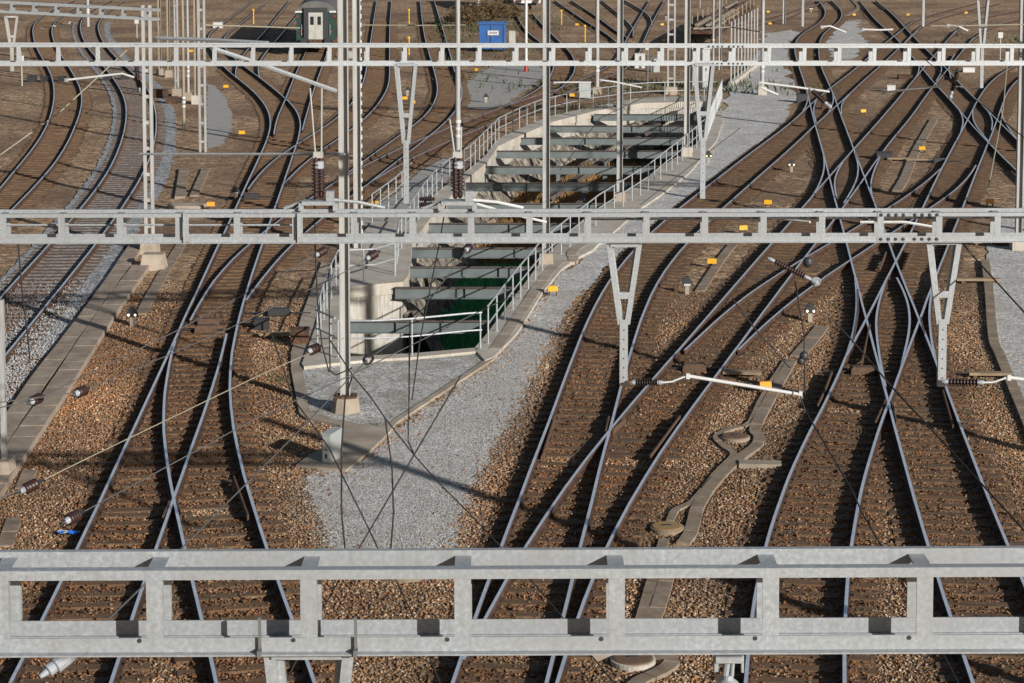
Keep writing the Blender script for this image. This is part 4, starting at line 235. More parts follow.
# ---------------------------------------------------------------- materials
def mat(name, cols, scale=6, rough=.8, metal=0, bump=0, bscale=None, detail=6, vor=0, stretch=None, spec=.5, mix2=None, coord='Position'):
    m = bpy.data.materials.new(name); m.use_nodes = True; t = m.node_tree; b = t.nodes['Principled BSDF']
    b.inputs['Roughness'].default_value = rough; b.inputs['Metallic'].default_value = metal
    b.inputs['Specular IOR Level'].default_value = spec
    if coord == 'Position':
        g = t.nodes.new('ShaderNodeNewGeometry'); src = g.outputs['Position']
    else:
        g = t.nodes.new('ShaderNodeTexCoord'); src = g.outputs['Object']
    if stretch:
        mp = t.nodes.new('ShaderNodeMapping'); mp.inputs['Scale'].default_value = stretch
        t.links.new(src, mp.inputs[0]); src = mp.outputs[0]
    n = t.nodes.new('ShaderNodeTexNoise'); n.inputs['Scale'].default_value = scale; n.inputs['Detail'].default_value = detail
    n.inputs['Roughness'].default_value = .82 if detail > 10 else .65
    t.links.new(src, n.inputs['Vector'])
    r = t.nodes.new('ShaderNodeValToRGB'); t.links.new(n.outputs['Fac'], r.inputs[0])
    e = r.color_ramp.elements
    while len(e) < len(cols): e.new(.5)
    for i, c in enumerate(cols):
        e[i].position = .3+.4*i/max(1, len(cols)-1); e[i].color = (*c, 1)
    out = r.outputs[0]
    if vor:                                           # per-cell shade: stones
        v = t.nodes.new('ShaderNodeTexVoronoi'); v.inputs['Scale'].default_value = vor
        t.links.new(src, v.inputs['Vector'])
        hs = t.nodes.new('ShaderNodeSeparateColor'); t.links.new(v.outputs['Color'], hs.inputs[0])
        mr = t.nodes.new('ShaderNodeMapRange'); mr.inputs[3].default_value = .3; mr.inputs[4].default_value = 1.85
        t.links.new(hs.outputs[0], mr.inputs[0])
        mx = t.nodes.new('ShaderNodeMix'); mx.data_type = 'RGBA'; mx.blend_type = 'MULTIPLY'; mx.inputs[0].default_value = 1
        t.links.new(out, mx.inputs[6]); t.links.new(mr.outputs[0], mx.inputs[7]); out = mx.outputs[2]
    if mix2:                                          # large patches: (colours, scale, strength)
        n2 = t.nodes.new('ShaderNodeTexNoise'); n2.inputs['Scale'].default_value = mix2[1]; n2.inputs['Detail'].default_value = 4
        t.links.new(src, n2.inputs['Vector'])
        r2 = t.nodes.new('ShaderNodeValToRGB'); t.links.new(n2.outputs['Fac'], r2.inputs[0])
        r2.color_ramp.elements[0].position = .42; r2.color_ramp.elements[0].color = (0, 0, 0, 1)
        r2.color_ramp.elements[1].position = .62; r2.color_ramp.elements[1].color = (mix2[2],)*3+(1,)
        mx = t.nodes.new('ShaderNodeMix'); mx.data_type = 'RGBA'
        t.links.new(r2.outputs[0], mx.inputs[0]); t.links.new(out, mx.inputs[6]); mx.inputs[7].default_value = (*mix2[0], 1); out = mx.outputs[2]
    t.links.new(out, b.inputs['Base Color'])
    if bump:
        bp = t.nodes.new('ShaderNodeBump'); bp.inputs['Strength'].default_value = bump; bp.inputs['Distance'].default_value = .02
        if vor:
            t.links.new(v.outputs['Distance'], bp.inputs['Height']); bp.invert = True
        else:
            n3 = t.nodes.new('ShaderNodeTexNoise'); n3.inputs['Scale'].default_value = bscale or scale*4; n3.inputs['Detail'].default_value = 5
            t.links.new(src, n3.inputs['Vector']); t.links.new(n3.outputs['Fac'], bp.inputs['Height'])
        t.links.new(bp.outputs[0], b.inputs['Normal'])
    return m
def streak(m, col, amt):
    t = m.node_tree; b = t.nodes['Principled BSDF']; src = b.inputs['Base Color'].links[0].from_socket
    g = t.nodes.new('ShaderNodeNewGeometry'); mp = t.nodes.new('ShaderNodeMapping'); mp.inputs['Scale'].default_value = (14, 14, 1.2); t.links.new(g.outputs['Position'], mp.inputs[0])
    n = t.nodes.new('ShaderNodeTexNoise'); n.inputs['Scale'].default_value = 1; n.inputs['Detail'].default_value = 6; t.links.new(mp.outputs[0], n.inputs['Vector'])
    r = t.nodes.new('ShaderNodeValToRGB'); r.color_ramp.elements[0].position = .52; r.color_ramp.elements[0].color = (0,0,0,1); r.color_ramp.elements[1].position = .72; r.color_ramp.elements[1].color = (amt,amt,amt,1); t.links.new(n.outputs['Fac'], r.inputs[0])
    x = t.nodes.new('ShaderNodeMix'); x.data_type = 'RGBA'; t.links.new(r.outputs[0], x.inputs[0]); t.links.new(src, x.inputs[6]); x.inputs[7].default_value = (*col, 1); t.links.new(x.outputs[2], b.inputs['Base Color'])
def flat(name, c, rough=.5, metal=0, var=.12, scale=9):
    return mat(name, [tuple(x*(1-var) for x in c), tuple(min(1, x*(1+var)) for x in c)], scale=scale, rough=rough, metal=metal)
def emit(name, c, s):
    m = bpy.data.materials.new(name); m.use_nodes = True; b = m.node_tree.nodes['Principled BSDF']
    b.inputs['Emission Color'].default_value = (*c, 1); b.inputs['Emission Strength'].default_value = s; b.inputs['Base Color'].default_value = (*c, 1)
    return m
M = dict(
 ground=mat('ballast_ground', [(.075,.042,.021),(.27,.168,.088),(.54,.40,.27)], scale=1.3, rough=.95, vor=7.5, bump=1, detail=14, mix2=((.12,.062,.03), .13, .75)),
 bed=mat('rusty_ballast', [(.045,.024,.011),(.145,.08,.038),(.31,.185,.095)], detail=14, scale=1.6, rough=.95, vor=8, bump=.9),
 gravel=mat('grey_gravel', [(.34,.33,.315),(.44,.43,.41),(.55,.535,.51)], scale=2.2, rough=.95, vor=26, bump=.6, mix2=((.33,.31,.275), .5, .5)),
 gravel2=mat('grey_ballast', [(.15,.15,.155),(.25,.25,.255),(.38,.38,.38)], scale=3, rough=.95, vor=15, bump=.9),
 asphalt=mat('grey_path', [(.27,.255,.235),(.35,.335,.31)], scale=2, rough=.95, bump=.3, bscale=60),
 yard=mat('weedy_gravel', [(.28,.27,.25),(.39,.38,.36),(.49,.48,.46)], scale=2.5, rough=.95, vor=28, bump=.6, mix2=((.22,.20,.14), 1.3, .5)),
 concrete=mat('weathered_concrete', [(.24,.19,.14),(.33,.275,.215),(.40,.34,.275)], scale=1.6, rough=.9, bump=.25, bscale=40, mix2=((.21,.165,.12), .6, .5)),
 concrete2=mat('pale_concrete', [(.32,.285,.235),(.44,.40,.345),(.52,.48,.42)], scale=1.6, rough=.9, bump=.25, bscale=40, mix2=((.28,.235,.18), .8, .5)),
 white_wall=mat('whitewashed_wall', [(.28,.255,.215),(.45,.43,.39),(.56,.545,.51)], scale=1.1, rough=.9, bump=.3, bscale=20, mix2=((.24,.20,.15), 1.1, .75)),
 lid=mat('brown_trough_lid', [(.15,.108,.072),(.225,.17,.12),(.29,.23,.17)], scale=2.5, rough=.9, bump=.2, bscale=40),
 plank=mat('walkway_lid', [(.18,.132,.095),(.27,.21,.158),(.34,.275,.215)], scale=2.2, rough=.9, bump=.25, bscale=35, stretch=(1,.5,1)),
 rubble=mat('rubble_bank', [(.07,.06,.045),(.14,.12,.095),(.23,.20,.16)], scale=3, rough=.95, vor=4, bump=1),
 rust=mat('rusty_rail', [(.022,.012,.008),(.06,.029,.015),(.13,.058,.026)], scale=5, rough=.85, bump=.2),
 polished=mat('polished_rail_head', [(.62,.66,.75),(.84,.86,.91)], scale=3, rough=.3, metal=.55),
 guard=mat('rusty_guard', [(.06,.035,.022),(.13,.07,.04)], scale=7, rough=.85, bump=.2),
 wood=mat('oiled_sleeper', [(.045,.027,.014),(.105,.063,.033),(.19,.12,.066)], scale=3.2, rough=.9, bump=.5, bscale=16, stretch=(.6,3.5,1), mix2=((.15,.075,.032), .25, .5)),
 wood_tan=mat('tan_board', [(.16,.11,.065),(.25,.18,.11),(.32,.24,.15)], scale=3, rough=.85, bump=.3, stretch=(.6,3,1)),
 galv=mat('galvanised_steel', [(.27,.288,.30),(.33,.35,.362),(.42,.44,.455)], scale=38, rough=.5, metal=.25, detail=3, mix2=((.29,.295,.295), .9, .5)),
 galv2=mat('grey_mast_paint', [(.25,.25,.245),(.32,.32,.315),(.38,.38,.375)], scale=2.5, rough=.6, metal=.1, stretch=(3,3,.4)),
 pale=mat('pale_mast_paint', [(.28,.27,.255),(.35,.34,.32),(.41,.40,.38)], scale=2, rough=.6, stretch=(3,3,.4)),
 beige=mat('beige_mast_paint', [(.17,.13,.09),(.25,.21,.155),(.31,.275,.22)], scale=2.5, rough=.7, stretch=(3,3,.5)),
 rail_galv=mat('railing_galvanised', [(.28,.295,.305),(.39,.405,.415)], scale=8, rough=.5, metal=.2),
 white=flat('white_paint', (.50,.50,.49), .5, var=.08), black=flat('black_rubber', (.02,.02,.02), .7),
 beam=mat('dark_beam_paint', [(.085,.10,.10),(.125,.145,.145)], scale=2, rough=.65), beam_top=mat('rusty_beam_top', [(.07,.05,.04),(.13,.10,.085)], scale=4, rough=.85),
 brown=mat('brown_porcelain', [(.022,.010,.009),(.042,.019,.017)], scale=4, rough=.4), capwhite=flat('cap_grey', (.27,.29,.31), .5),
 offwhite=mat('aged_white', [(.30,.29,.26),(.42,.41,.38)], scale=2, rough=.6), dark_steel=flat('dark_steel', (.12,.12,.115), .6), wire=flat('wire_dark', (.012,.012,.012), .8), wire_pale=flat('wire_pale', (.26,.24,.17), .6), wire_grey=flat('wire_grey', (.085,.082,.08), .6),
 yellow=flat('yellow_enamel', (.66,.34,.015), .5, var=.06), orange=flat('orange_enamel', (.75,.30,.02), .5, var=.06),
 lamp=emit('signal_lamp_white', (1,.86,.62), 2.2), lamp_o=emit('signal_lamp_orange', (1,.6,.2), 2.2),
 green=mat('coach_green', [(.012,.034,.028),(.02,.046,.038)], scale=3, rough=.4), roof=mat('coach_roof', [(.07,.068,.065),(.12,.115,.11)], scale=2, rough=.7),
 bellows=flat('bellows_black', (.03,.03,.032), .8), red=flat('red_paint', (.35,.02,.018), .4), glass=flat('dark_glass', (.02,.022,.025), .1),
 blue=mat('blue_skip_paint', [(.02,.085,.26),(.03,.12,.36)], scale=3, rough=.5, mix2=((.05,.06,.09), 1.5, .4)),
 cab=mat('cabinet_steel', [(.33,.345,.34),(.40,.415,.41)], scale=3, rough=.5, metal=.2), dark=flat('dark_casing', (.03,.03,.032), .5),
 leaf=mat('dry_leaf', [(.06,.04,.02),(.12,.075,.035),(.09,.085,.03)], scale=3, rough=.9), leafg=mat('green_leaf', [(.03,.042,.014),(.06,.075,.025)], scale=3, rough=.9),
 leafd=mat('dull_leaf', [(.05,.055,.025),(.09,.085,.04)], scale=3, rough=.9),
 straw=mat('straw_grass', [(.16,.09,.035),(.28,.16,.06),(.35,.23,.10)], scale=2, rough=.9), turf=mat('creek_turf', [(.03,.20,.075),(.065,.36,.14),(.11,.40,.14)], scale=1.2, rough=.9, bump=.6),
 earth=mat('creek_earth', [(.10,.06,.03),(.24,.14,.065)], scale=1, rough=.95, bump=.6), load=mat('rusty_load', [(.07,.035,.025),(.14,.075,.055)], scale=4, rough=.85),
 manhole=mat('manhole_rust', [(.10,.055,.03),(.17,.10,.06)], scale=6, rough=.85), ochre=mat('manhole_ochre', [(.24,.145,.06),(.30,.19,.085)], scale=6, rough=.85),
 plasticblue=flat('blue_plastic', (.02,.13,.5), .4),
)
streak(M['galv'], (.24,.235,.22), .45); streak(M['white_wall'], (.17,.145,.11), .85); streak(M['galv2'], (.20,.16,.11), .45); streak(M['concrete2'], (.2,.17,.13), .5)
# ---------------------------------------------------------------- mesh building
class MB:
    def __init__(s): s.v = []; s.f = []; s.m = []
    def add(s, vs, fs, mi=0):
        o = len(s.v); s.v += [tuple(v) for v in vs]; s.f += [tuple(i+o for i in f) for f in fs]; s.m += [mi]*len(fs); return s
    def box(s, c, d, mi=0, R=None, taper=1.0):
        hx, hy, hz = d[0]/2, d[1]/2, d[2]/2; vs = []
        for z in (-1, 1):
            k = taper if z > 0 else 1
            for x, y in ((-1,-1),(1,-1),(1,1),(-1,1)):
                p = Vector((x*hx*k, y*hy*k, z*hz))
                if R is not None: p = R @ p
                vs.append(p+Vector(c))
        return s.add(vs, [(3,2,1,0),(4,5,6,7),(0,1,5,4),(1,2,6,5),(2,3,7,6),(3,0,4,7)], mi)
    def bar(s, a, b, w, h, mi=0, up=(0,0,1)):
        a, b = Vector(a), Vector(b); d = (b-a); L = d.length
        if L < 1e-6: return s
        z = d/L; x = Vector(up).cross(z)
        if x.length < 1e-4: x = Vector((1,0,0)).cross(z)
        x.normalize(); y = z.cross(x); R = Matrix((x, y, z)).transposed()
        return s.box((a+b)/2, (w, h, L), mi, R)
    def tube(s, pts, r, n=6, mi=0, caps=True):
        pts = [Vector(p) for p in pts]; vs = []; N = len(pts); up = None
        for i, p in enumerate(pts):
            t = (pts[min(i+1, N-1)]-pts[max(i-1, 0)]).normalized()
            ref = Vector((0,0,1)) if abs(t.z) < .95 else Vector((1,0,0))
            x = ref.cross(t).normalized(); y = t.cross(x)
            rr = r[i] if isinstance(r, (list, tuple)) else r
            for k in range(n):
                a = 2*math.pi*k/n; vs.append(p+(x*math.cos(a)+y*math.sin(a))*rr)
        fs = [(i*n+k, i*n+(k+1) % n, (i+1)*n+(k+1) % n, (i+1)*n+k) for i in range(N-1) for k in range(n)]
        if caps: fs += [tuple(range(n))[::-1], tuple((N-1)*n+k for k in range(n))]
        return s.add(vs, fs, mi)
    def lathe(s, base, axis, prof, n=12, mis=None, mi=0):
        pts = [Vector(base)+Vector(axis).normalized()*h for h, r in prof]
        z = Vector(axis).normalized(); ref = Vector((0,0,1)) if abs(z.z) < .95 else Vector((1,0,0))
        x = ref.cross(z).normalized(); y = z.cross(x); o = len(s.v); vs = []
        for p, (h, r) in zip(pts, prof):
            vs += [p+(x*math.cos(2*math.pi*k/n)+y*math.sin(2*math.pi*k/n))*r for k in range(n)]
        for i in range(len(prof)-1):
            s.f += [(o+i*n+k, o+i*n+(k+1) % n, o+(i+1)*n+(k+1) % n, o+(i+1)*n+k) for k in range(n)]
            s.m += [mis[i] if mis else mi]*n
        s.v += [tuple(v) for v in vs]
        s.f += [tuple(o+k for k in range(n))[::-1], tuple(o+(len(prof)-1)*n+k for k in range(n))]; s.m += [mis[0] if mis else mi, mis[-1] if mis else mi]
        return s
    def prism(s, poly, z0, z1, mi=0, ms=None):
        n = len(poly); vs = [(x, y, z0) for x, y in poly]+[(x, y, z1) for x, y in poly]
        s.add(vs, [tuple(range(n, 2*n)), tuple(range(n))[::-1]], mi)
        return s.add(vs, [(i, (i+1) % n, n+(i+1) % n, n+i) for i in range(n)], mi if ms is None else ms)
    def mesh(s, name, mats):
        me = bpy.data.meshes.new(name); me.from_pydata(s.v, [], s.f)
        for m in (mats if isinstance(mats, (list, tuple)) else [mats]): me.materials.append(M[m] if isinstance(m, str) else m)
        if any(s.m): me.polygons.foreach_set('material_index', s.m)
        me.update(); return me
    def build(s, name, mats, parent=None, **kw): return put(name, s.mesh(name, mats), parent, **kw)
def put(name, me, parent=None, loc=None, rz=None, **kw):
    o = bpy.data.objects.new(name, me); COL.objects.link(o)
    if parent is not None: o.parent = parent
    if loc is not None: o.location = loc
    if rz is not None: o.rotation_euler = (0, 0, rz)
    for k, v in kw.items(): o[k] = v
    return o
def thing(name, label, category, loc=(0,0,0), rz=0, group=None):
    o = bpy.data.objects.new(name, None); COL.objects.link(o); o.location = loc; o.rotation_euler = (0,0,rz); o.empty_display_size = .2
    o['label'] = label; o['category'] = category
    if group: o['group'] = group
    return o
def smooth(o):
    for p in o.data.polygons: p.use_smooth = True
    return o
def clone(root, loc, rz, label):                     # a thing, its parts and their sub-parts
    r = root.copy(); COL.objects.link(r); r.location = loc; r.rotation_euler = (0,0,rz); r['label'] = label
    for ch in list(root.children):
        c = ch.copy(); COL.objects.link(c); c.parent = r
        for g in ch.children:
            d = g.copy(); COL.objects.link(d); d.parent = c
    return r
def curve(pts, step):
    q = np.array(pts, float); q = np.vstack([2*q[0]-q[1], q, 2*q[-1]-q[-2]]); out = []
    for i in range(1, len(q)-2):
        p0, p1, p2, p3 = q[i-1:i+3]; L = np.linalg.norm(p2-p1); n = max(1, int(round(L/step)))
        for t in np.arange(n)/n:
            out.append(.5*((2*p1)+(-p0+p2)*t+(2*p0-5*p1+4*p2-p3)*t*t+(-p0+3*p1-3*p2+p3)*t**3))
    out.append(q[-2]); return np.array(out)
def inside(px, py, poly):
    r = np.zeros(px.shape, bool); n = len(poly)
    for i in range(n):
        x1, y1 = poly[i]; x2, y2 = poly[(i+1) % n]
        if y1 == y2: continue
        c = ((y1 > py) != (y2 > py)) & (px < (x2-x1)*(py-y1)/(y2-y1)+x1); r ^= c
    return r
def along(pts, step, start=0.0):
    """points every STEP metres with the heading of the line there"""
    p = np.array(pts, float); d = np.r_[0, np.cumsum(np.linalg.norm(np.diff(p, axis=0), axis=1))]; out = []
    s = start
    while s <= d[-1]+1e-6:
        i = min(len(p)-2, max(0, int(np.searchsorted(d, s, 'right'))-1)); t = (s-d[i])/max(1e-9, d[i+1]-d[i])
        q = p[i]+(p[i+1]-p[i])*t; h = p[i+1]-p[i]; out.append((q[0], q[1], math.atan2(h[1], h[0]))); s += step
    return out
# ---------------------------------------------------------------- ground with the pit left open
PIT = POLY['pit']
def ground():
    outer = [(-900,-60),(900,-60),(900,3000),(-900,3000)]; vs = [Vector(p) for p in outer+[tuple(p) for p in PIT]]
    n = len(PIT); ed = [(i, (i+1) % 4) for i in range(4)]+[(4+i, 4+(i+1) % n) for i in range(n)]
    v, e, f, *_ = delaunay_2d_cdt(vs, ed, [], 0, 1e-4)
    c = np.array([np.mean([v[i] for i in t], axis=0) for t in f]); ins = inside(c[:,0], c[:,1], PIT)
    mb = MB(); mb.add([(p[0], p[1], 0) for p in v], [tuple(t) for t, k in zip(f, ins) if not k])
    mb.build('ground', 'ground', kind='structure')
ground()
def ragged(poly, amp, step=.35):
    out = []; n = len(poly)
    for i in range(n):
        a, b = np.array(poly[i]), np.array(poly[(i+1) % n]); L = np.linalg.norm(b-a); k = max(1, int(L/max(step, amp*4)))
        for j in range(k): out.append(a+(b-a)*j/k+(np.clip(rng.normal(0, amp, 2), -1.2*amp, 1.2*amp) if j else 0))
    return [tuple(p) for p in out]
def sheet(name, key, m, z, amp):
    p = ragged(POLY[key], amp); MB().add([(x, y, z) for x, y in p], [tuple(range(len(p)))]).build(name, m, kind='structure')
sheet('gravel_path', 'gravel_front', 'gravel', .012, .10); sheet('gravel_path', 'gravel_mid', 'gravel', .024, .06)
sheet('gravel_path', 'gravel_far', 'gravel', .028, .3); sheet('gravel_path', 'gravel_top', 'gravel', .024, .35)
sheet('gravel_path', 'gravel_right', 'gravel', .024, .06); 

sheet('gravel_yard', 'gravel_yard', 'yard', .050, .03)
sheet('path', 'path_bin', 'asphalt', .024, .22); sheet('path', 'path_left', 'asphalt', .03, .08); sheet('path', 'walk_left', 'asphalt', .034, .02)
def slab(name, key, m, top):
    mb = MB(); mb.prism(POLY[key], -.25, top); mb.build(name, m, kind='structure')
slab('pavement', 'slab_right', 'concrete2', .10); slab('pavement', 'path_v', 'concrete', .075); slab('pavement', 'platform', 'concrete2', .12)
slab('pavement', 'slab_left', 'concrete2', .11); slab('pavement', 'ledge_far', 'concrete2', .09)
# ---------------------------------------------------------------- the pit (sunken creek under steel beams)
def pit():
    n = len(PIT); P = np.array(PIT); off = []
    area = sum(P[i][0]*P[(i+1) % n][1]-P[(i+1) % n][0]*P[i][1] for i in range(n)); sg = 1 if area > 0 else -1
    for i in range(n):
        t = P[(i+1) % n]-P[i-1]; t /= np.linalg.norm(t); off.append(P[i]+sg*np.array([t[1], -t[0]])*.05)
    zf = -2.8
    w = thing('retaining_wall', 'whitewashed retaining wall lining the sunken creek under the steel beams', 'retaining wall')
    names = {}
    for i in range(n):
        names.setdefault('left' if i <= 11 else 'far' if i <= 15 else 'right' if i < 24 else 'front', []).append(i)
    for k, m in (('left', 'white_wall'), ('far', 'white_wall'), ('right', 'concrete'), ('front', 'concrete')):
        mb = MB()
        for i in names[k]:
            a, b = off[i], off[(i+1) % n]; mb.add([(a[0],a[1],zf),(b[0],b[1],zf),(b[0],b[1],-.01),(a[0],a[1],-.01)], [(0,1,2,3)])
        mb.build('wall_face', m, w)
    MB().add([(p[0], p[1], zf+.01) for p in off], [tuple(range(n))]).build('creek_bed', 'earth', kind='structure')
    fr = [(x, min(y, 86)) for x, y in off if y < 92]; MB().add([(p[0], p[1], zf+.02) for p in fr], [tuple(range(len(fr)))]).build('creek_turf', 'turf', kind='structure')
    # rubble bank along the left wall
    L = [np.array(off[i]) for i in range(2, 14)]; mb = MB(); rows = []
    fine = []
    for i in range(len(L)-1):
        k = max(2, int(np.linalg.norm(L[i+1]-L[i])/1.0))
        fine += [L[i]+(L[i+1]-L[i])*j/k for j in range(k)]
    fine.append(L[-1])
    for p in fine:
        w0 = rng.uniform(.9, 1.5)
        rows.append([(p[0]+.02, p[1], -.95+rng.normal(0,.1)), (p[0]+.3, p[1]-.1, -1.15+rng.normal(0,.13)), (p[0]+w0*.6, p[1]-.3, -2.0+rng.normal(0,.18)), (p[0]+w0, p[1]-.4, zf-.05)])
    for i in range(len(rows)-1):
        for j in range(3): mb.add([rows[i][j], rows[i][j+1], rows[i+1][j+1], rows[i+1][j]], [(0,1,2,3)])
    mb.build('creek_bank', 'rubble', kind='structure')
    xr = [x for x, y in PIT]; yr = [y for x, y in PIT]
    # grass at the bottom: green in front, straw farther on
    def tufts(name, m, N, y0, y1, h0, h1):
        x = rng.uniform(min(xr), max(xr), N*6); y = rng.uniform(y0, y1, N*6); ok = inside(x, y, PIT); x, y = x[ok][:N], y[ok][:N]
        k = len(x); a = rng.uniform(0, 6.28, k); h = rng.uniform(h0, h1, k); w = rng.uniform(.03, .09, k); lx = rng.normal(0, .25, k)*h; ly = rng.normal(0, .25, k)*h
        V = np.zeros((k, 3, 3)); V[:,0] = np.stack([x-np.cos(a)*w, y-np.sin(a)*w, np.full(k, zf)], 1); V[:,1] = np.stack([x+np.cos(a)*w, y+np.sin(a)*w, np.full(k, zf)], 1)
        V[:,2] = np.stack([x+lx, y+ly, zf+h], 1); raw(name, V.reshape(-1,3), np.arange(k*3).reshape(-1,3), m, kind='stuff')
    tufts('creek_grass', 'turf', 26000, 57, 87, .12, .35); tufts('dry_grass', 'straw', 26000, 85, 113, .3, .9); tufts('creek_grass', 'leafg', 8000, 108, 124, .25, .6)
def raw(name, V, F, m, parent=None, colors=None, **kw):
    me = bpy.data.meshes.new(name); V = np.asarray(V, np.float32); F = np.asarray(F, np.int32); nf, k = F.shape
    me.vertices.add(len(V)); me.vertices.foreach_set('co', V.ravel()); me.loops.add(nf*k); me.loops.foreach_set('vertex_index', F.ravel())
    me.polygons.add(nf); me.polygons.foreach_set('loop_start', np.arange(nf, dtype=np.int32)*k)
    if colors is not None:
        at = me.color_attributes.new('stone_colour', 'FLOAT_COLOR', 'POINT'); at.data.foreach_set('color', np.asarray(colors, np.float32).ravel())
    me.materials.append(M[m] if isinstance(m, str) else m); me.update(calc_edges=True); me.validate()
    return put(name, me, parent, **kw)
pit()
ORD = ['first','second','third','fourth','fifth','sixth','seventh','eighth','ninth','tenth','eleventh','twelfth']
for i, (a, b) in enumerate(zip(PT['beam_l'][::-1], PT['beam_r'][::-1])):
    x0, y0, x1 = a[0]-.25, a[1], b[0]+.35; w = x1-x0
    t = thing('steel_beam', f'dark painted steel beam across the sunken creek, {ORD[i]} counting from the near end', 'beam', (x0, y0, 0), 0, 'steel beams spanning the creek')
    MB().box((w/2,0,-.19), (w,.014,.32)).build('web', 'beam', t)
    MB().box((w/2,0,-.02), (w,.20,.022)).build('top_flange', 'beam_top', t); MB().box((w/2,0,-.36), (w,.20,.022)).build('bottom_flange', 'beam', t)
    me = MB().box((0,-.05,-.19), (.014,.085,.31)).mesh('stiffener', 'beam')
    put('stiffener', me, t, (w*(.35+.3*((i*7) % 3)/2), 0, 0))
for i, (x, y, h) in enumerate([(2.2,100,2.5),(4.6,104,2.5),(6.2,97,2.5),(3.1,86,2.5),(5.4,90,2.5),(1.2,76,2.5)]):
    t = thing('pit_column', ['slim dark column under the far beams, left one','slim dark column under the far beams, right one','slim dark column near the right creek wall','slim dark column in the dry grass','slim dark column behind the dry grass','slim dark column near the middle gantry line'][i], 'column', (x, y, -2.8))
    MB().box((0,0,1.2), (.2,.2,2.4)).build('shaft', 'beam', t); MB().box((0,0,.05), (.4,.4,.1)).build('base_plate', 'beam', t)
for i, (a, b) in enumerate([BRACE, ((.6,78,-2.4),(3.2,92,-.8))]):
    MB().bar(a, b, .26, .26).build('diagonal_brace', 'beam_top', label=['long rusty diagonal brace crossing under the far creek beams','short rusty diagonal brace by the left creek bank'][i], category='brace')
# ---------------------------------------------------------------- tracks
PROF = [(-.029,0),(.031,0),(.037,-.01),(.037,-.034),(.009,-.048),(.009,-.134),(.07,-.148),(.07,-.16),(-.07,-.16),(-.07,-.148),(-.009,-.134),(-.009,-.048),(-.037,-.034),(-.037,-.01)]
def rail_mesh(pts, dz):
    far = np.mean([p[1] for p in pts]); c = curve(pts, .8 if far < 90 else 1.5); n = len(PROF); N = len(c)
    t = np.gradient(c, axis=0); t /= np.linalg.norm(t, axis=1)[:,None]; nx = np.stack([t[:,1], -t[:,0]], 1); V = []
    for i in range(N): V += [(c[i][0]+nx[i][0]*u, c[i][1]+nx[i][1]*u, RAIL_TOP+dz+w) for u, w in PROF]
    mb = MB(); mb.v = V
    for i in range(N-1):
        for k in range(n): mb.f.append((i*n+k, (i+1)*n+k, (i+1)*n+(k+1) % n, i*n+(k+1) % n)); mb.m.append(1 if k == 0 else 0)
    mb.f += [tuple(range(n)), tuple((N-1)*n+k for k in range(n))[::-1]]; mb.m += [0,0]
    return mb
TRACKS = {
 'A': ('outer of the two curving tracks at the far left', ['R1','R2']), 'B': ('inner curving track at the far left lying in grey ballast', ['R3','R4']),
 'P': ('left foreground track whose rails snake up past the point machines', ['L1','Pr']), 'Q': ('left foreground track right of its crossing frog', ['Ql','X']),
 'S': ('track leaving the left switch and running up beside the creek railing', ['SG1','SG2']), 'f': ('curved siding swinging up left of the slim banded mast', ['f1','f2']),
 'U': ('diverging track bending up behind the tall pale mast', ['U1','U2']), 'V': ('straight siding on which the green coach stands', ['V1','V2']), 'W': ('short switch branch at the far left under the far gantry', ['W1','W2']),
 'M': ('track curving past the right side of the creek and gravel', ['M1','M2']), 'N': ('track branching right from the curve with a frog by the white tube', ['N1','N2']),
 'O': ('connecting track cutting over to the right main track', ['O1','O2']), 'L': ('right main track running straight up through the crossing', ['RA','RC']),
 'K': ('right main track left of the crossing frog, with slip rails', ['RB','RD','RK1','RC2','RB2','RD2']), 'G': ('straight track slanting across the upper right corner', ['g1','g2']),
 'D': ('slip rails of the double slips between the upper right tracks', ['s1','s2','s3','s4','s5','s6','s7','s8','s9','s10','s11','s12','s13','s14','s15']),
 'h': ('siding with the red and white wagon', ['h1','h2']), 'i': ('long far siding right of the red and white wagon', ['i1','i2']), 'j': ('far curved siding beside the cable masts', ['j1','j2']),
 'z': ('far track curving off to the left of the yard gravel', ['z1','z2']), 'c': ('far right curve leaving the slip, upper one', ['c1','c2']), 'e': ('far right curve leaving the slip, lower one', ['e1','e2']),
}
TR = {}; ri = 0
for k, (lab, rs) in TRACKS.items():
    t = TR[k] = thing('railway_track', lab, 'railway track', (RAILS[rs[0]][0][0], RAILS[rs[0]][0][1], 0))
    inv = Matrix.Translation(-t.location)
    for r in rs:
        o = rail_mesh(RAILS[r], (ri % 7)*.0015).build('rail', ['rust', 'polished'], t); o.matrix_parent_inverse = inv; ri += 1
CACHE = {}
def sleeper_mesh(half):
    q = round(half*10)/10
    if q not in CACHE:
        mb = MB().box((0,0,-.025), (2*q,.25,.15), 0, None, .995)
        for sx in (-1, 1):
            x = sx*(q-.5); mb.box((x,0,.058), (.34,.16,.016), 1)
            for u in (-.11,.11): mb.box((x+u,0,.082), (.045,.09,.034), 1)
        CACHE[q] = mb.mesh('sleeper', ['wood', 'guard'])
    return CACHE[q], q
BEDS = []; BEDK = []; SLEEPERS = []; count = {}
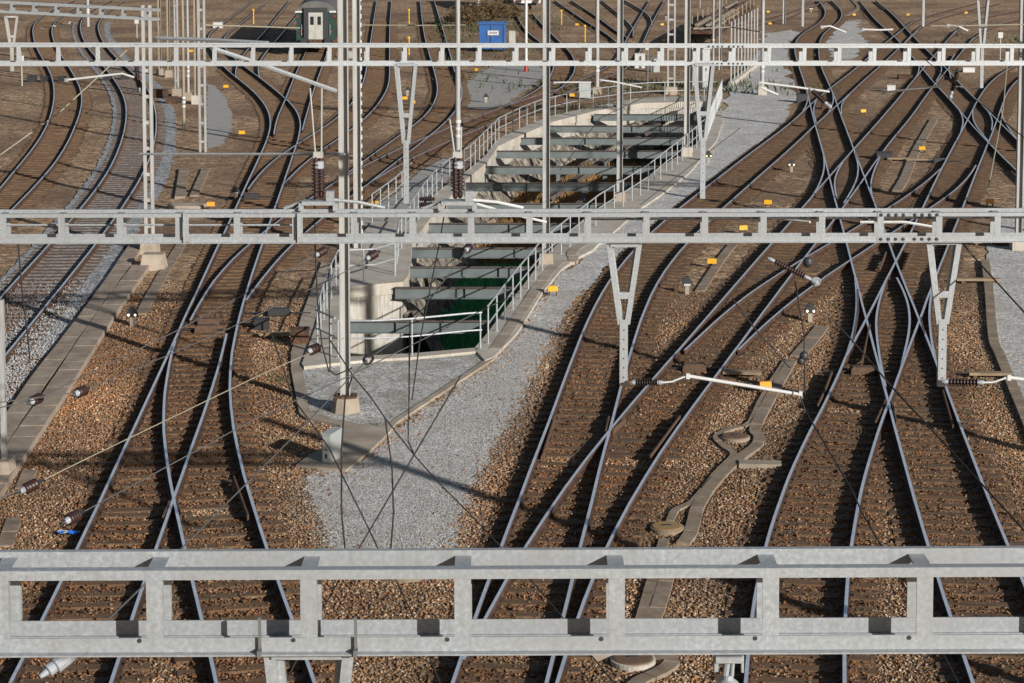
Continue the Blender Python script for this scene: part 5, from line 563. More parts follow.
def section(tk, Ln, Rn, y0, y1):
    L, R = curve(RAILS[Ln], .5), curve(RAILS[Rn], .5); L, R = L[np.argsort(L[:,1])], R[np.argsort(R[:,1])]
    y0, y1 = max(y0, L[0,1], R[0,1]), min(y1, L[-1,1], R[-1,1]); ys = np.arange(y0, y1, .1)
    if len(ys) < 8: return
    xl, xr = np.interp(ys, L[:,1], L[:,0]), np.interp(ys, R[:,1], R[:,0]); xc = (xl+xr)/2
    ker = np.ones(9)/9; g = np.gradient(xc, .1); g = np.convolve(np.pad(g, 4, 'edge'), ker, 'valid')
    ds = np.sqrt(1+g*g)*.1; s = np.cumsum(ds); nxt = .3; row = []
    t = TR[tk]; far = []
    for i in range(len(ys)):
        if s[i] < nxt: continue
        nxt += .6; ang = math.atan2(1, g[i])-math.pi/2; half = abs(xr[i]-xl[i])/2*math.cos(ang)+.5
        me, q = sleeper_mesh(half); x, y = xc[i]+random.gauss(0,.015), ys[i]+random.gauss(0,.015); a = ang+random.gauss(0,.008); z = random.uniform(-.004,.004)+.0006*(len(SLEEPERS) % 5)
        SLEEPERS.append((x, y, a, q)); row.append((x, y, ang, half))
        count[tk] = count.get(tk, 0)
        if y < 66 and count[tk] < 290:
            o = put('sleeper', me, t, rz=a); o.location = (x-t.location.x, y-t.location.y, z); count[tk] += 1
        else: far.append((x-t.location.x, y-t.location.y, z, a, q))
    if far:
        mb = MB()
        for x, y, z, a, q in far:
            R_ = Matrix.Rotation(a, 3, 'Z'); mb.box((x, y, z-.025), (2*q,.25,.15), 0, R_)
            for sx in (-1, 1): mb.box(Vector((x, y, z+.06))+R_ @ Vector((sx*(q-.5),0,0)), (.34,.16,.03), 1, R_)
        mb.build('sleepers', ['wood', 'guard'], t, kind='stuff')
    BEDS.append(row); BEDK.append(tk)
for s_ in SECT: section(*s_)
for i, row in enumerate(BEDS):                         # rust-darkened ballast under each track
    if len(row) < 3 or BEDK[i] == 'B': continue
    l, r_ = [], []
    for x, y, a, h in row:
        c, s_ = math.cos(a), math.sin(a); k = h+.12+rng.normal(0,.07); l.append((x-c*k, y-s_*k)); k = h+.12+rng.normal(0,.07); r_.append((x+c*k, y+s_*k))
    mb = MB(); z = .004+.0007*i; n = len(row)
    mb.add([(x,y,z) for x,y in l]+[(x,y,z) for x,y in r_], [(j, j+n, j+1+n, j+1) for j in range(n-1)]); mb.build('track_bed', 'bed', kind='structure')
row = BEDS[BEDK.index('B')]; l, r_ = [], []
for x, y, a, h in row:
    c, s_ = math.cos(a), math.sin(a); k = h+.25+rng.normal(0,.04); l.append((x-c*k, y-s_*k)); k = h+.55+rng.normal(0,.05); r_.append((x+c*k, y+s_*k))
mb = MB(); n = len(row); mb.add([(x,y,.036) for x,y in l]+[(x,y,.036) for x,y in r_], [(j, j+n, j+1+n, j+1) for j in range(n-1)]); mb.build('track_bed', 'gravel2', kind='structure')
def guard(tk, pts, name='guard_rail'):
    t = TR[tk]; mb = MB()
    for a, b in zip(pts[:-1], pts[1:]): mb.bar((a[0],a[1],.165), (b[0],b[1],.165), .035, .13, 0)
    o = mb.build(name, 'guard', t); o.matrix_parent_inverse = Matrix.Translation(-t.location)
for tk, key in GUARD: guard(tk, LINE[key])
# ---------------------------------------------------------------- loose ballast stones near the camera
def stone_mat():
    m = bpy.data.materials.new('ballast_stone'); m.use_nodes = True; t = m.node_tree; b = t.nodes['Principled BSDF']; b.inputs['Roughness'].default_value = .9
    a = t.nodes.new('ShaderNodeAttribute'); a.attribute_name = 'stone_colour'; t.links.new(a.outputs['Color'], b.inputs['Base Color']); return m
def stones():
    sm = stone_mat(); N = 250000
    y = 30+38*rng.random(N*2)**1.12; half = y*.262+1.2; x = rng.uniform(-1, 1, N*2)*half
    keep = rng.random(N*2) < half/18.5*np.clip((68-y)/14, 0, 1)
    for k in ('pit','slab_right','path_v','platform','gravel_yard'): keep &= ~inside(x, y, POLY[k])
    grav = np.zeros(len(x), bool)
    for k in ('gravel_front','gravel_right','gravel_mid'): 
        jx, jy = x+rng.standard_t(3,len(x))*.20, y+rng.standard_t(3,len(x))*.35; grav |= inside(jx, jy, POLY[k])
    keep &= ~(grav & (rng.random(len(x)) > .004))
    for key, w in (('cover_a',.3),('cover_b',.3),('trough_r',.17),('trough_l',.11),('trough_t',.17),('trough_s',.12),('duct_c',.2),('kerb_right',.17)):
        L = np.array(LINE[key])
        for a, b in zip(L[:-1], L[1:]):
            d = b-a; tt = np.clip(((x-a[0])*d[0]+(y-a[1])*d[1])/(d@d), 0, 1); keep &= np.hypot(x-a[0]-tt*d[0], y-a[1]-tt*d[1]) > w
    x, y = x[keep][:N], y[keep][:N]; n = len(x)
    # inside a track bed? -> darker, rustier
    inb = np.zeros(n)
    for row in BEDS:
        if len(row) < 3 or row[0][1] > 66: continue
        ry = np.array([q[1] for q in row]); rx = np.array([q[0] for q in row]); rh = np.array([q[3]/max(.3, math.cos(q[2])) for q in row])
        m_ = (y > ry[0]) & (y < ry[-1]); inb = np.maximum(inb, np.where(m_, np.clip((np.interp(y, ry, rh)+.15-np.abs(x-np.interp(y, ry, rx)))/.35, 0, 1), 0))
    base = np.array([(.30,.215,.145),(.235,.15,.09),(.40,.325,.245),(.30,.15,.06),(.13,.09,.065),(.52,.47,.41),(.20,.165,.135)])
    c = base[rng.choice(7, n, p=[.25,.22,.14,.12,.13,.05,.09])]*rng.uniform(.7,1.25,(n,1))
    rust = (np.sin(x*.55+1.3)+np.sin(y*.31+x*.2)+np.sin(x*1.3-y*.17))/3; rust = np.clip(.35+.5*rust, 0, 1)*np.where(x < 0, .75, .35)
    c = c*(1-rust[:,None])+c*np.array([1.12,.80,.55])*rust[:,None]
    dk = np.array([.66,.54,.44]); c = c*(1-inb[:,None])+c*dk*inb[:,None]
    pat = .92+.16*np.sin(x*.9+np.sin(y*.35)*2)+.14*np.sin(y*.7+x*.4+1)+.10*np.sin(x*2.3-y*1.1); c = np.clip(c*np.clip(pat, .55, 1.3)[:,None]*np.array([[.92,.82,.70]]), .008, .8)
    row = BEDS[BEDK.index('B')]; ry = np.array([q[1] for q in row]); rx = np.array([q[0] for q in row]); dxb = x-np.interp(y, ry, rx)
    g_ = (dxb > -1.5) & (dxb < 1.95+rng.normal(0,.2,n)); gw = np.where(g_, np.where(np.abs(dxb+.25) < .45, .35, .92), 0)*(rng.random(n) < .93); c = c*(1-gw[:,None])+(rng.uniform(.18,.46,(n,1))*np.array([[1,1,1.01]]))*gw[:,None]
    r = rng.uniform(.018,.036,n)*np.where(rng.random(n) < .06, 1.4, 1); z = np.where(g_, .035, .006)+rng.uniform(-.006,.016,n)+np.where((inb > .5) & (rng.random(n) < np.where(g_, .6, .12)), .045, 0)
    oc = np.array([(1,0,0),(-1,0,0),(0,1,0),(0,-1,0),(0,0,1),(0,0,-1)], float); F = np.array([(0,2,4),(2,1,4),(1,3,4),(3,0,4),(2,0,5),(1,2,5),(3,1,5),(0,3,5)])
    V = oc[None]*rng.uniform(.65,1.3,(n,6,1))+rng.normal(0,.18,(n,6,3)); V[:,:,2] *= .8
    th = rng.uniform(0,6.28,n); ct, st = np.cos(th)[:,None], np.sin(th)[:,None]; X = V[:,:,0]*ct-V[:,:,1]*st; Y = V[:,:,0]*st+V[:,:,1]*ct
    V = np.stack([X, Y, V[:,:,2]], 2)*r[:,None,None]+np.stack([x, y, z], 1)[:,None,:]
    FF = (F[None]+(np.arange(n)*6)[:,None,None]).reshape(-1,3)
    C = np.ones((n,6,4)); C[:,:,:3] = np.clip(c, .01, .9)[:,None,:]
    raw('ballast_stones', V.reshape(-1,3), FF, sm, colors=C.reshape(-1,4), kind='stuff')
stones()
def grey_stones():
    N = 130000; y = 31+30*rng.random(N*5)**1.1; x = rng.uniform(-6, 17, N*5); jx, jy = x+rng.standard_t(3,N*5)*.20, y+rng.standard_t(3,N*5)*.35; keep = np.zeros(N*5, bool)
    for k in ('gravel_front','gravel_right'): keep |= inside(jx, jy, POLY[k])
    for k in ('pit','slab_right','path_v','platform','gravel_yard'): keep &= ~inside(x, y, POLY[k])
    x, y = x[keep][:N], y[keep][:N]; n = len(x); r = rng.uniform(.010,.019,n); z = .013+rng.uniform(-.004,.010,n)
    c = rng.uniform(.30,.62,(n,1))*np.array([[1,.97,.925]])*np.where(rng.random((n,1)) < .04, [[.9,.6,.4]], [[1,1,1]])
    oc = np.array([(1,0,0),(-.5,.87,0),(-.5,-.87,0),(0,0,1)], float); F = np.array([(0,1,3),(1,2,3),(2,0,3)])
    V = oc[None]*rng.uniform(.7,1.3,(n,4,1)); V[:,:,2] *= .8; th = rng.uniform(0,6.28,n); ct, st = np.cos(th)[:,None], np.sin(th)[:,None]
    V = np.stack([V[:,:,0]*ct-V[:,:,1]*st, V[:,:,0]*st+V[:,:,1]*ct, V[:,:,2]], 2)*r[:,None,None]+np.stack([x,y,z],1)[:,None,:]
    C = np.ones((n,4,4)); C[:,:,:3] = c[:,None,:]
    raw('gravel_stones', V.reshape(-1,3), (F[None]+(np.arange(n)*4)[:,None,None]).reshape(-1,3), bpy.data.materials['ballast_stone'], colors=C.reshape(-1,4), kind='stuff')
grey_stones()
# ---------------------------------------------------------------- trough lids and kerbs, piece by piece
def strip(name, label, cat, key, w, top, piece, m, part, joint=.03):
    L = LINE[key]; t = thing(name, label, cat, (L[0][0], L[0][1], 0)); c = curve(L, .2) if len(L) > 2 else np.array(L)
    d = np.r_[0, np.cumsum(np.linalg.norm(np.diff(c, axis=0), axis=1))]; n = max(1, int(round(d[-1]/piece))); inv = Matrix.Translation(-t.location)
    for i in range(n):
        s0, s1 = d[-1]*i/n+joint/2, d[-1]*(i+1)/n-joint/2; k = 4; ss = np.linspace(s0, s1, k); p = np.stack([np.interp(ss, d, c[:,0]), np.interp(ss, d, c[:,1])], 1)
        g = np.stack([np.interp(ss+.06, d, c[:,0])-np.interp(ss-.06, d, c[:,0]), np.interp(ss+.06, d, c[:,1])-np.interp(ss-.06, d, c[:,1])], 1); g /= np.linalg.norm(g, axis=1)[:,None]
        nn = np.stack([g[:,1], -g[:,0]], 1)*w/2; poly = [tuple(q) for q in p+nn]+[tuple(q) for q in (p-nn)[::-1]]
        o = MB().prism(poly, -.06, top+random.uniform(-.008,.008)).build(part, m, t); o.matrix_parent_inverse = inv
strip('concrete_walkway', 'raised brown concrete slab walkway at the left, row nearer the grey ballast', 'walkway', 'cover_a', .50, .16, .95, 'plank', 'slab')
strip('concrete_walkway', 'raised brown concrete slab walkway at the left, row nearer the brown ballast', 'walkway', 'cover_b', .56, .18, .95, 'plank', 'slab')
strip('cable_trough', 'wide brown cable trough coming down to the concrete lid behind the middle gantry', 'cable trough', 'duct_a', .42, .10, 1.2, 'lid', 'lid')
strip('cable_trough', 'slanting brown cable trough right of the wide one behind the middle gantry', 'cable trough', 'duct_b', .34, .09, 1.2, 'lid', 'lid')
strip('cable_trough', 'sunken brown cable trough beside the left foundation block', 'cable trough', 'duct_c', .34, .05, 1.0, 'lid', 'lid')
strip('cable_trough', 'short brown trough at the left edge below the walkway', 'cable trough', 'duct_d', .3, .05, 1.0, 'lid', 'lid')
strip('cable_trough', 'short brown trough at the left edge just above the near gantry', 'cable trough', 'duct_e', .3, .05, 1.0, 'lid', 'lid')
strip('cable_trough', 'winding brown cable trough forking right round the rusty manhole', 'cable trough', 'trough_r', .27, .075, .8, 'lid', 'lid')
strip('cable_trough', 'narrow grey cable trough forking left round the rusty manhole', 'cable trough', 'trough_l', .16, .07, .8, 'lid', 'lid')
strip('cable_trough', 'straight narrow trough seen through the near gantry', 'cable trough', 'trough_s', .2, .07, .7, 'lid', 'lid')
strip('cable_trough', 'curving trough passing the white-rimmed manhole under the near gantry', 'cable trough', 'trough_t', .27, .075, .7, 'lid', 'lid')
strip('cable_trough', 'straight trough under the yellow marker boxes right of the curve', 'cable trough', 'trough_u', .3, .06, 1.0, 'lid', 'lid')
strip('cable_trough', 'trough piece between the lit dwarf signal and the white tube', 'cable trough', 'trough_w', .4, .06, .9, 'lid', 'lid')
strip('cable_trough', 'grey trough in the ballast left of the upper right switch', 'cable trough', 'trough_v', .4, .07, 1.2, 'lid', 'lid')
strip('cable_trough', 'far trough bending beside the yard gravel', 'cable trough', 'trough_x', .4, .07, 1.5, 'lid', 'lid')
strip('cable_duct', 'dark covered cable duct crossing under the upper right tracks', 'cable duct', 'duct_cross', .35, .03, 2.5, 'dark', 'lid')
strip('cable_duct', 'dark timber baulk lying on the grey path beside the far switch', 'cable duct', 'duct_far', .4, .1, 3, 'dark', 'lid')
strip('kerb', 'brown kerb edging the grey gravel at the right frame edge', 'kerb', 'kerb_right', .27, .10, 1.0, 'lid', 'kerb_stone')
strip('cable_trough', 'long trough let into the concrete strip beside the right pit railing', 'cable trough', 'line_slab', .34, .115, 1.0, 'concrete', 'lid')
# ---------------------------------------------------------------- gantries
def gantry(label, P0, P1, phase, ext0, ext1, h=.415, dep=.235, ends=(False, False), splice=(), zdrop=None):
    P0, P1 = Vector(P0), Vector(P1); ex = (P1-P0); LEN = ex.length; ex.normalize(); ey = Vector((-ex.y, ex.x, 0)).normalized(); ez = ex.cross(ey)
    t = thing('gantry', label, 'gantry', P0); t.rotation_euler = Matrix((ex, ey, ez)).transposed().to_euler()
    a, b = -ext0, LEN+ext1; W = b-a; cx = (a+b)/2
    def chord(z0, z1, y, top, f):
        mb = MB(); mb.box((cx, y+.004, (z0+z1)/2), (W,.008,z1-z0))
        if top: mb.box((cx, y+.008+f/2, z1-.004), (W,f-.002,.008))
        else: mb.box((cx, y-f/2, z0+.004), (W,f-.002,.008))
        return mb
    tw, bw = .048, .078
    chord(-tw, 0, 0, True, .05).build('top_chord', 'galv', t); chord(-.075, .020, dep, True, .03).build('top_chord', 'galv', t)
    chord(-h, -h+bw, 0, False, .045).build('bottom_chord', 'galv', t); chord(-h, -h+bw+.004, dep, False, .02).build('bottom_chord', 'galv', t)
    pw = .08; zc, zh = (-tw-h+bw)/2, h-tw-bw
    post = MB().box((0,.006,zc), (pw,.010,zh+.05)).box((pw/2-.004,.026,zc), (.008,.03,zh)).mesh('post', 'galv')
    pl = MB().box((0,(.058+dep)/2,-.013), (pw,dep-.06,.012)).mesh('connecting_plate', 'galv')
    k = math.floor((a-phase)/.75)+1; x = phase+k*.75; i = 0
    while x < b-.05:
        put('post', post, t, (x,.003,0)); put('post', post, t, (x,dep+.009,0)); put('connecting_plate', pl, t, (x,0,0)); x += .75; i += 1
    for sx in splice:
        mb = MB()
        for q in range(8):
            u = sx+(-.38+.095*q+(.05 if q > 3 else 0)); mb.lathe((u,.0,-.024), (0,-1,0), [(0,.022),(.016,.022),(.018,.012)], 8); mb.lathe((u,.0,-h+.042), (0,-1,0), [(0,.022),(.016,.022),(.018,.012)], 8)
        mb.build('bolts', 'dark', t, kind='stuff')
        for z, hh in ((-.024,.044),(-h+.041,.07)): MB().box((sx,-.003,z), (.86,.005,hh)).build('splice_plate', 'galv', t)
    return t, P0, ex, ey, ez
GN = gantry('nearest gantry beam, a wide galvanised ladder crossing the bottom of the view', *AIR['gan_near'], GPH[0], 1.5, 6.0)
GM = gantry('middle gantry beam, galvanised ladder in front of the green pit with switch gear on top', *AIR['gan_mid'], GPH[1], 6.0, 6.5, h=.38, splice=(GPH[3],))
GF = gantry('far gantry beam, galvanised ladder crossing in front of the blue skip', *AIR['gan_far'], GPH[2], 6.0, 3.5, splice=(GPH[4],))
GL = gantry('short gantry beam at the top left ending at the pale mast', *AIR['gan_left'], .6, 7.0, .1, h=.36)
GX = gantry('gantry beam above the frame carrying the long thin hanger at the upper right', (11,67.3,9.78), (24,67.3,9.78), .3, 3, 3)
GY = gantry('gantry beam above the frame carrying the two far hangers', (11,96.6,10.5), (24,96.6,10.5), .3, 3, 3)
clip = MB().box((0,-.012,-.03), (.014,.02,.20)).box((0,-.03,-.10), (.02,.05,.03)).mesh('clip', 'dark_steel')
for u in CLIPN: put('clip', clip, GN[0], (u,0,-.30))
hole = MB().lathe((0,0,0), (0,-1,0), [(0,.011),(.003,.011)], 8).mesh('drain_hole', 'dark'); q = GPH[0]
while q < 9.5: put('drain_hole', hole, GN[0], (q-.075,-.001,-.415+.066)); q += .75
plate = MB().box((0,-.016,-.19), (.022,.03,.40)).box((.03,-.01,-.19), (.06,.012,.34)).mesh('joint_bracket', 'galv')
for u in CLIPM: put('joint_bracket', plate, GM[0], (u,0,0)); put('joint_bracket', MB().box((-.035,-.006,-.19), (.028,.008,.30)).mesh('joint_bracket', 'dark'), GM[0], (u,0,0))
def end_mast(label, x, y, h):
    t = thing('mast', label, 'mast', (x, y, 0))
    for s in (-1, 1): MB().box((s*.11,0,h/2+.3), (.018,.24,h-.6+1.2)).build('flange', 'galv2', t)
    MB().box((0,0,h/2+.3), (.20,.014,h+.6)).build('web', 'galv2', t); MB().box((0,0,.25), (.8,.8,.5), 0, None, .85).build('foundation', 'concrete', t)
for lab, x, y, h in (('steel mast carrying the right end of the middle gantry',13.1,27.0,9.4),('steel mast carrying the left end of the middle gantry',-13.2,27.0,9.2),('steel mast carrying the right end of the far gantry',13.6,44.6,9.8),('steel mast carrying the left end of the far gantry',-15.6,40.2,9.8),
    ('steel mast carrying the right end of the nearest gantry',10.3,10.4,10.2),('steel mast carrying the left end of the nearest gantry',-5.1,10.4,10.2),('steel mast carrying the left end of the short left gantry',-22.6,69.2,9.2),('steel mast carrying the long thin hanger gantry',27.2,67.6,10.2),('steel mast carrying the far hanger gantry',27.2,96.9,10.9)): end_mast(lab, x, y, h)
def hanger(label, p, kind):
    x0, y0, z0, x1, y1, z1 = p; h = z0-z1; t = thing('hanger', label, 'hanger', (x0, y0+.10, z0)); dx = x1-x0; m = 'galv' if kind != 'g3' else 'pale'
    if kind == 'near': h = 2.6
    jz = -h*.57; w0, w1 = .195, .045; lw = .055 if kind == 'near' else .07
    for s in (-1, 1): MB().bar((s*w0,0,-.02), (s*w1+dx*.57,0,jz), lw, .06, 0, (0,1,0)).bar((s*(w0-.045),.05,-.02), (s*(w1-.03)+dx*.57,.05,jz), .03, .05, 0, (0,1,0)).build('leg', m, t)
    MB().box((0,0,-.03), (.36,.09,.055)).build('top_bar', m, t)
    f = .37; wm = w0+(w1-w0)*f/.57; MB().box((dx*f,0,-h*f), (2*wm,.055,.085)).build('cross_bar', m, t)
    mb = MB().bar((dx*.57,0,jz+.06), (dx,0,-h), .105, .07, 0, (0,1,0)); mb.build('post', m, t)
    hb = MB()
    for q in range(6): zz = jz-(h+jz)*(q+.6)/6.5; hb.lathe((dx*(.57+.43*(q+.6)/6.5), -.034, zz), (0,-1,0), [(0,.011),(.003,.011)], 6)
    hb.build('bolts', 'dark', t, kind='stuff')
    return t
for lab, p in zip(['V-shaped hanger under the middle gantry over the curved right track','V-shaped hanger under the middle gantry at the right main track','narrow V-shaped hanger under the far gantry left of the slim banded mast','narrow V-shaped hanger under the far gantry before the white cabinet','hanger under the nearest gantry at its left half, cut by the frame','long thin hanger at the upper right passing behind the far gantry','far hanger over the bend by the yard gravel','far hanger at the far right main track','short pale hanger at the top left corner'], HANG): hanger(lab, p[:6], p[6])
def disc_insulator(mb, a, b, r, n, mi=0, cap=1):
    a, b = Vector(a), Vector(b); L = (b-a).length; prof = [(0,r*.3),(L*.06,r*.55),(L*.14,r*.55),(L*.15,r*.4)]; mis = [cap,cap,cap]
    for k in range(n):
        z = L*(.16+.68*(k+.5)/n); e = L*.68/n*.32; prof += [(z-e,r*.5),(z,r),(z+e*.5,r*.95),(z+e,r*.5)]; mis += [mi]*4
    prof += [(L*.85,r*.4),(L*.86,r*.55),(L*.94,r*.55),(L,r*.3)]; mis += [cap]*4
    return mb.lathe(a, b-a, prof, 12, mis[:len(prof)-1])
for i, q in enumerate(ARMS):
    t = thing('cantilever_arm', ['white cantilever arm reaching right over the ballast from the left V hanger','white cantilever arm cut by the right frame edge'][i], 'cantilever', q[0]); o = Vector(q[0])
    l = [Vector(p)-o for p in q]
    disc_insulator(MB(), l[0]-Vector((.12,0,0)), l[1], .055, 9).build('insulator', ['brown', 'capwhite'], t)
    MB().tube([l[1], l[1]+(l[2]-l[1])*.35-Vector((0,0,.02)), l[2]-(l[2]-l[1])*.2, l[2]], .013, 8).build('clevis', 'white', t)
    MB().tube([l[2]-(l[3]-l[2])*.01, l[3]], .023, 10).box(l[3], (.045,.045,.09)).box(l[2], (.05,.05,.07)).build('tube', 'white', t)
TL = ['white registration arm over the curving outer tracks','small white registration arm far left behind the far gantry','white arm over the far pit railing tracks','pale arm left of the one over the far pit railing','white tube reaching to the double slip from the gravel mast','short white strut under the tube by the gravel mast','white tube under the far gantry over the right tracks','far white arm by the bending track','far white arm at the far right main track','thin far arm left of the far right main track']
for lab, q in zip(TL, TUBES):
    big = .023 if q[0][1] < 75 else .045; o = Vector(q[0]); t = thing('registration_arm', lab, 'arm', o)
    MB().tube([Vector(p)-o for p in q], big, 8).build('tube', 'white', t); MB().box((0,0,0), (big*3,)*3).build('end_clamp', 'galv', t)
def wire_dir(p):
    best = None
    for k, v in AIR.items():
        if k.startswith('wire'):
            for a, b in zip(v[:-1], v[1:]):
                a, b = Vector(a), Vector(b); d = b-a; tt = max(0, min(1, (Vector(p)-a).dot(d)/d.dot(d))); e = (a+d*tt-Vector(p)).length
                if best is None or e < best[0]: best = (e, d.normalized())
    return best[1]
IL = ['brown wire insulator at the left frame edge above the walkway','brown wire insulator over the walkway, right of the edge one','brown wire insulator by the left lattice post foot','brown wire insulator beside the left foreground rail','dark brown insulator left of the tall pale mast','dark brown insulator just right of the tall pale mast','dark brown insulator over the green pit below the middle gantry','brown insulator over the kerb left of the round footing','brown insulator over the weedy gravel right of the tall pale mast']
for lab, p in zip(IL, INSUL):
    d = wire_dir(p); d = d if d.x > 0 else -d; t = thing('wire_insulator', lab, 'insulator', p)
    prof = [(-.17,.010),(-.115,.022),(-.10,.036),(-.06,.040),(-.055,.058)]; mis = [2,1,1,0]
    for k in range(4): z = -.055+.04*k; prof += [(z+.005,.066),(z+.03,.066),(z+.036,.058)]; mis += [0,0,0]
    prof += [(.11,.05),(.125,.03),(.2,.012)]; mis += [0,0,2]
    smooth(MB().lathe((0,0,0), d, prof, 14, mis[:len(prof)-1]).build('body', ['brown', 'capwhite', 'dark'], t))
for p in BIGINS:
    t = thing('wire_insulator', 'grey white wire insulator below the nearest gantry at the lower left', 'insulator', p); d = Vector((.62,.55,.35)).normalized()
    MB().lathe((0,0,0), d, [(-.2,.02),(-.13,.03),(-.12,.055),(-.06,.05),(-.05,.07),(.12,.062),(.16,.035),(.26,.015)], 14).build('body', ['capwhite'], t)
t = thing('hanging_insulator', 'small pale insulator clamped under the nearest gantry between the right tracks', 'insulator', HINS)
MB().box((0,0,-.02), (.13,.12,.03)).box((-.06,0,-.06), (.02,.08,.05)).box((.07,0,-.05), (.012,.05,.09)).build('clamp', 'galv', t); MB().tube([(0,0,-.03),(-.012,0,-.12)], .016, 8).build('link', 'capwhite', t); MB().tube([(.025,0,-.03),(.02,0,-.12)], .01, 8).build('link', 'capwhite', t)
MB().lathe((0,0,-.115), (0,0,-1), [(0,.025),(.02,.03),(.04,.055),(.085,.06),(.10,.05)], 14).build('bell', 'capwhite', t)
for i, p in enumerate(POSTINS):                        # isolating switches standing on the middle gantry
    t = thing('gantry_switch', ['brown ribbed isolating switch on the middle gantry left of the tall pale mast','brown ribbed isolating switch on the middle gantry before the pit railing'][i], 'switch gear', Vector(p)+Vector((0,.1,0)))
    MB().box((0,0,.02), (.42,.22,.05)).box((-.22,0,-.03), (.06,.2,.10)).box((.22,0,-.03), (.06,.2,.10)).box((.15,0,.1), (.10,.12,.14)).build('base', 'galv', t)
    for s, w in ((-1,.062),(1,.062)): disc_insulator(MB(), (s*.030,s*.03,.07), (s*.030,s*.03,.62), w, 8, 0, 0).build('insulator', ['brown', 'capwhite'], t)
    MB().lathe((0,0,.46), (0,0,1), [(0,.07),(.01,.075),(.09,.07),(.10,.05)], 12).build('cap', 'capwhite', t); MB().box((0,0,.64), (.12,.1,.08)).tube([(-.04,0,.66),(-.1,0,1.1 if i else 1.5)], .012).tube([(.04,0,.66),(.05,0,1.0 if i else 1.5)], .012).build('horn', 'pale', t)
    MB().tube([(.2,0,.05),(.5,.02,.02),(.85,.05,-.06)], .021 if i else .022, 8).build('drive_arm', 'white' if i else 'galv', t); MB().tube([(-.2,0,.03),(-.45,0,-.06)], .02, 8).build('drive_arm', 'galv', t)
for i, p in enumerate(HORI):
    t = thing('wire_insulator', ['upper of two short dark ribbed insulators lying behind the middle gantry','lower of two short dark ribbed insulators lying behind the middle gantry'][i], 'insulator', p); disc_insulator(MB(), (-.11,0,0), (.11,0,0), .05, 6).build('body', ['brown', 'brown'], t)
for i, (a, b) in enumerate(LONG):
    d = Vector(b)-Vector(a); t = thing('rod_insulator', ['slanting ribbed rod insulator hung below the middle gantry at the right tracks','hanging brown rod insulator by the pale mast at the top left','slanting brown rod insulator over the double slip','hanging brown rod insulator at the upper right switch'][i], 'insulator', a)
    disc_insulator(MB(), (0,0,0), d, .045 if i == 0 else .07, 12).build('body', ['brown', 'capwhite'], t)
    MB().lathe(d*.99, d, [(0,.03),(.06,.05),(.10,.02)], 10).build('end_fitting', 'capwhite', t)
    if i == 0: MB().tube([d+Vector((.055*math.cos(u)+.05,0,.05*math.sin(u)-.02)) for u in np.linspace(0,6.28,12)], .011, 6).build('ring', 'capwhite', t)
# ---------------------------------------------------------------- wires, cables and rods
WL = dict(wire_a=('pale feeder wire slanting up from the left edge to the tall pale mast','wire_pale',.006), wire_b=('grey feeder wire slanting up from the insulator by the left foreground rail','wire_grey',.007), wire_c=('thin wire between the edge insulator and the one left of the tall mast','wire_grey',.007), wire_d=('thin wire between the walkway insulator and the one right of the tall mast','wire_grey',.007),
 wire_e=('long feeder wire rising from the grey white insulator to the pit','wire_grey',.008), wire_f=('wire end at the left edge beyond the edge insulator','wire_grey',.007), wire_g=('wire end at the left edge beyond the lattice post insulator','wire_grey',.007), wire_h=('wire end at the left edge beyond the walkway insulator','wire_grey',.007),
 cable_a=('dark cable falling from the pale mast down past the grey cabinet','wire',.010), cable_b=('dark cable falling left from the pit corner across the gravel','wire',.010), cable_c=('thick dark cable falling right across the grey gravel to the lower tracks','wire',.009),
 loop_a=('slack black cable loop left of the cabinet path','wire',.011), loop_b=('slack black cable loop over the middle of the gravel','wire',.011), loop_c=('vertical black cable ending at the gravel knot','wire',.010), loop_d=('black cable bow beside the tall pale mast foot','wire',.009), loop_e=('thin cable running down from the left isolating switch','wire',.010), loop_f=('thin cable running down from the right isolating switch','wire',.010),
 wire_i=('dark wire slanting to the right edge over the right gravel strip','wire',.011), wire_j=('dark wire slanting over the right main track','wire',.011), wire_k=('dark wire falling from the white tube end to the near gantry','wire',.011), wire_l=('dark wire slanting over the far right slip','wire',.009), wire_m=('thin wire ending at the green coach','wire_pale',.02), wire_w=('pale cross wire between the far middle tracks','wire_pale',.025), wire_x=('pale cross wire at the upper right edge','wire_pale',.022), wire_y=('pale cross wire before the loaded flat wagon','wire_pale',.03), wire_n=('pale wire over the curving outer tracks','wire_pale',.014),
 wire_o=('thin far wire parallel to the grey tube at the left','wire_grey',.014), wire_p=('pale far wire in the dark shade left of the coach','wire_pale',.03), wire_q=('thin hanging wire with two round balls over the right tracks','wire',.009), wire_r=('pale wire hanging at the far right edge','wire_pale',.014), wire_s=('thin wire hanging at the left edge','wire',.010), wire_t=('thin wire over the right creek railing','wire',.009), wire_u=('thin wire over the white creek wall','wire',.009), wire_v=('thin wire crossing below the rod insulator','wire',.009),
 tube_a=('grey tube lying along the top of the far gantry at the left','galv',.045), tube_b=('grey tube slanting from the far gantry down to the tall pale mast','galv',.05), tube_c=('grey tube running level from the pale mast to the tall pale mast','galv',.032), rod_left=('thin rod running along inside the middle gantry at its left','galv',.014), rod_right=('thin rod running along inside the middle gantry at its right','galv',.018),
 tube_d=('white tube end behind the middle gantry at the right tracks','white',.02), tube_e=('white operating rod slanting behind the middle gantry over the creek','white',.02), tube_f=('white tube behind the bolted joint of the middle gantry','white',.02))
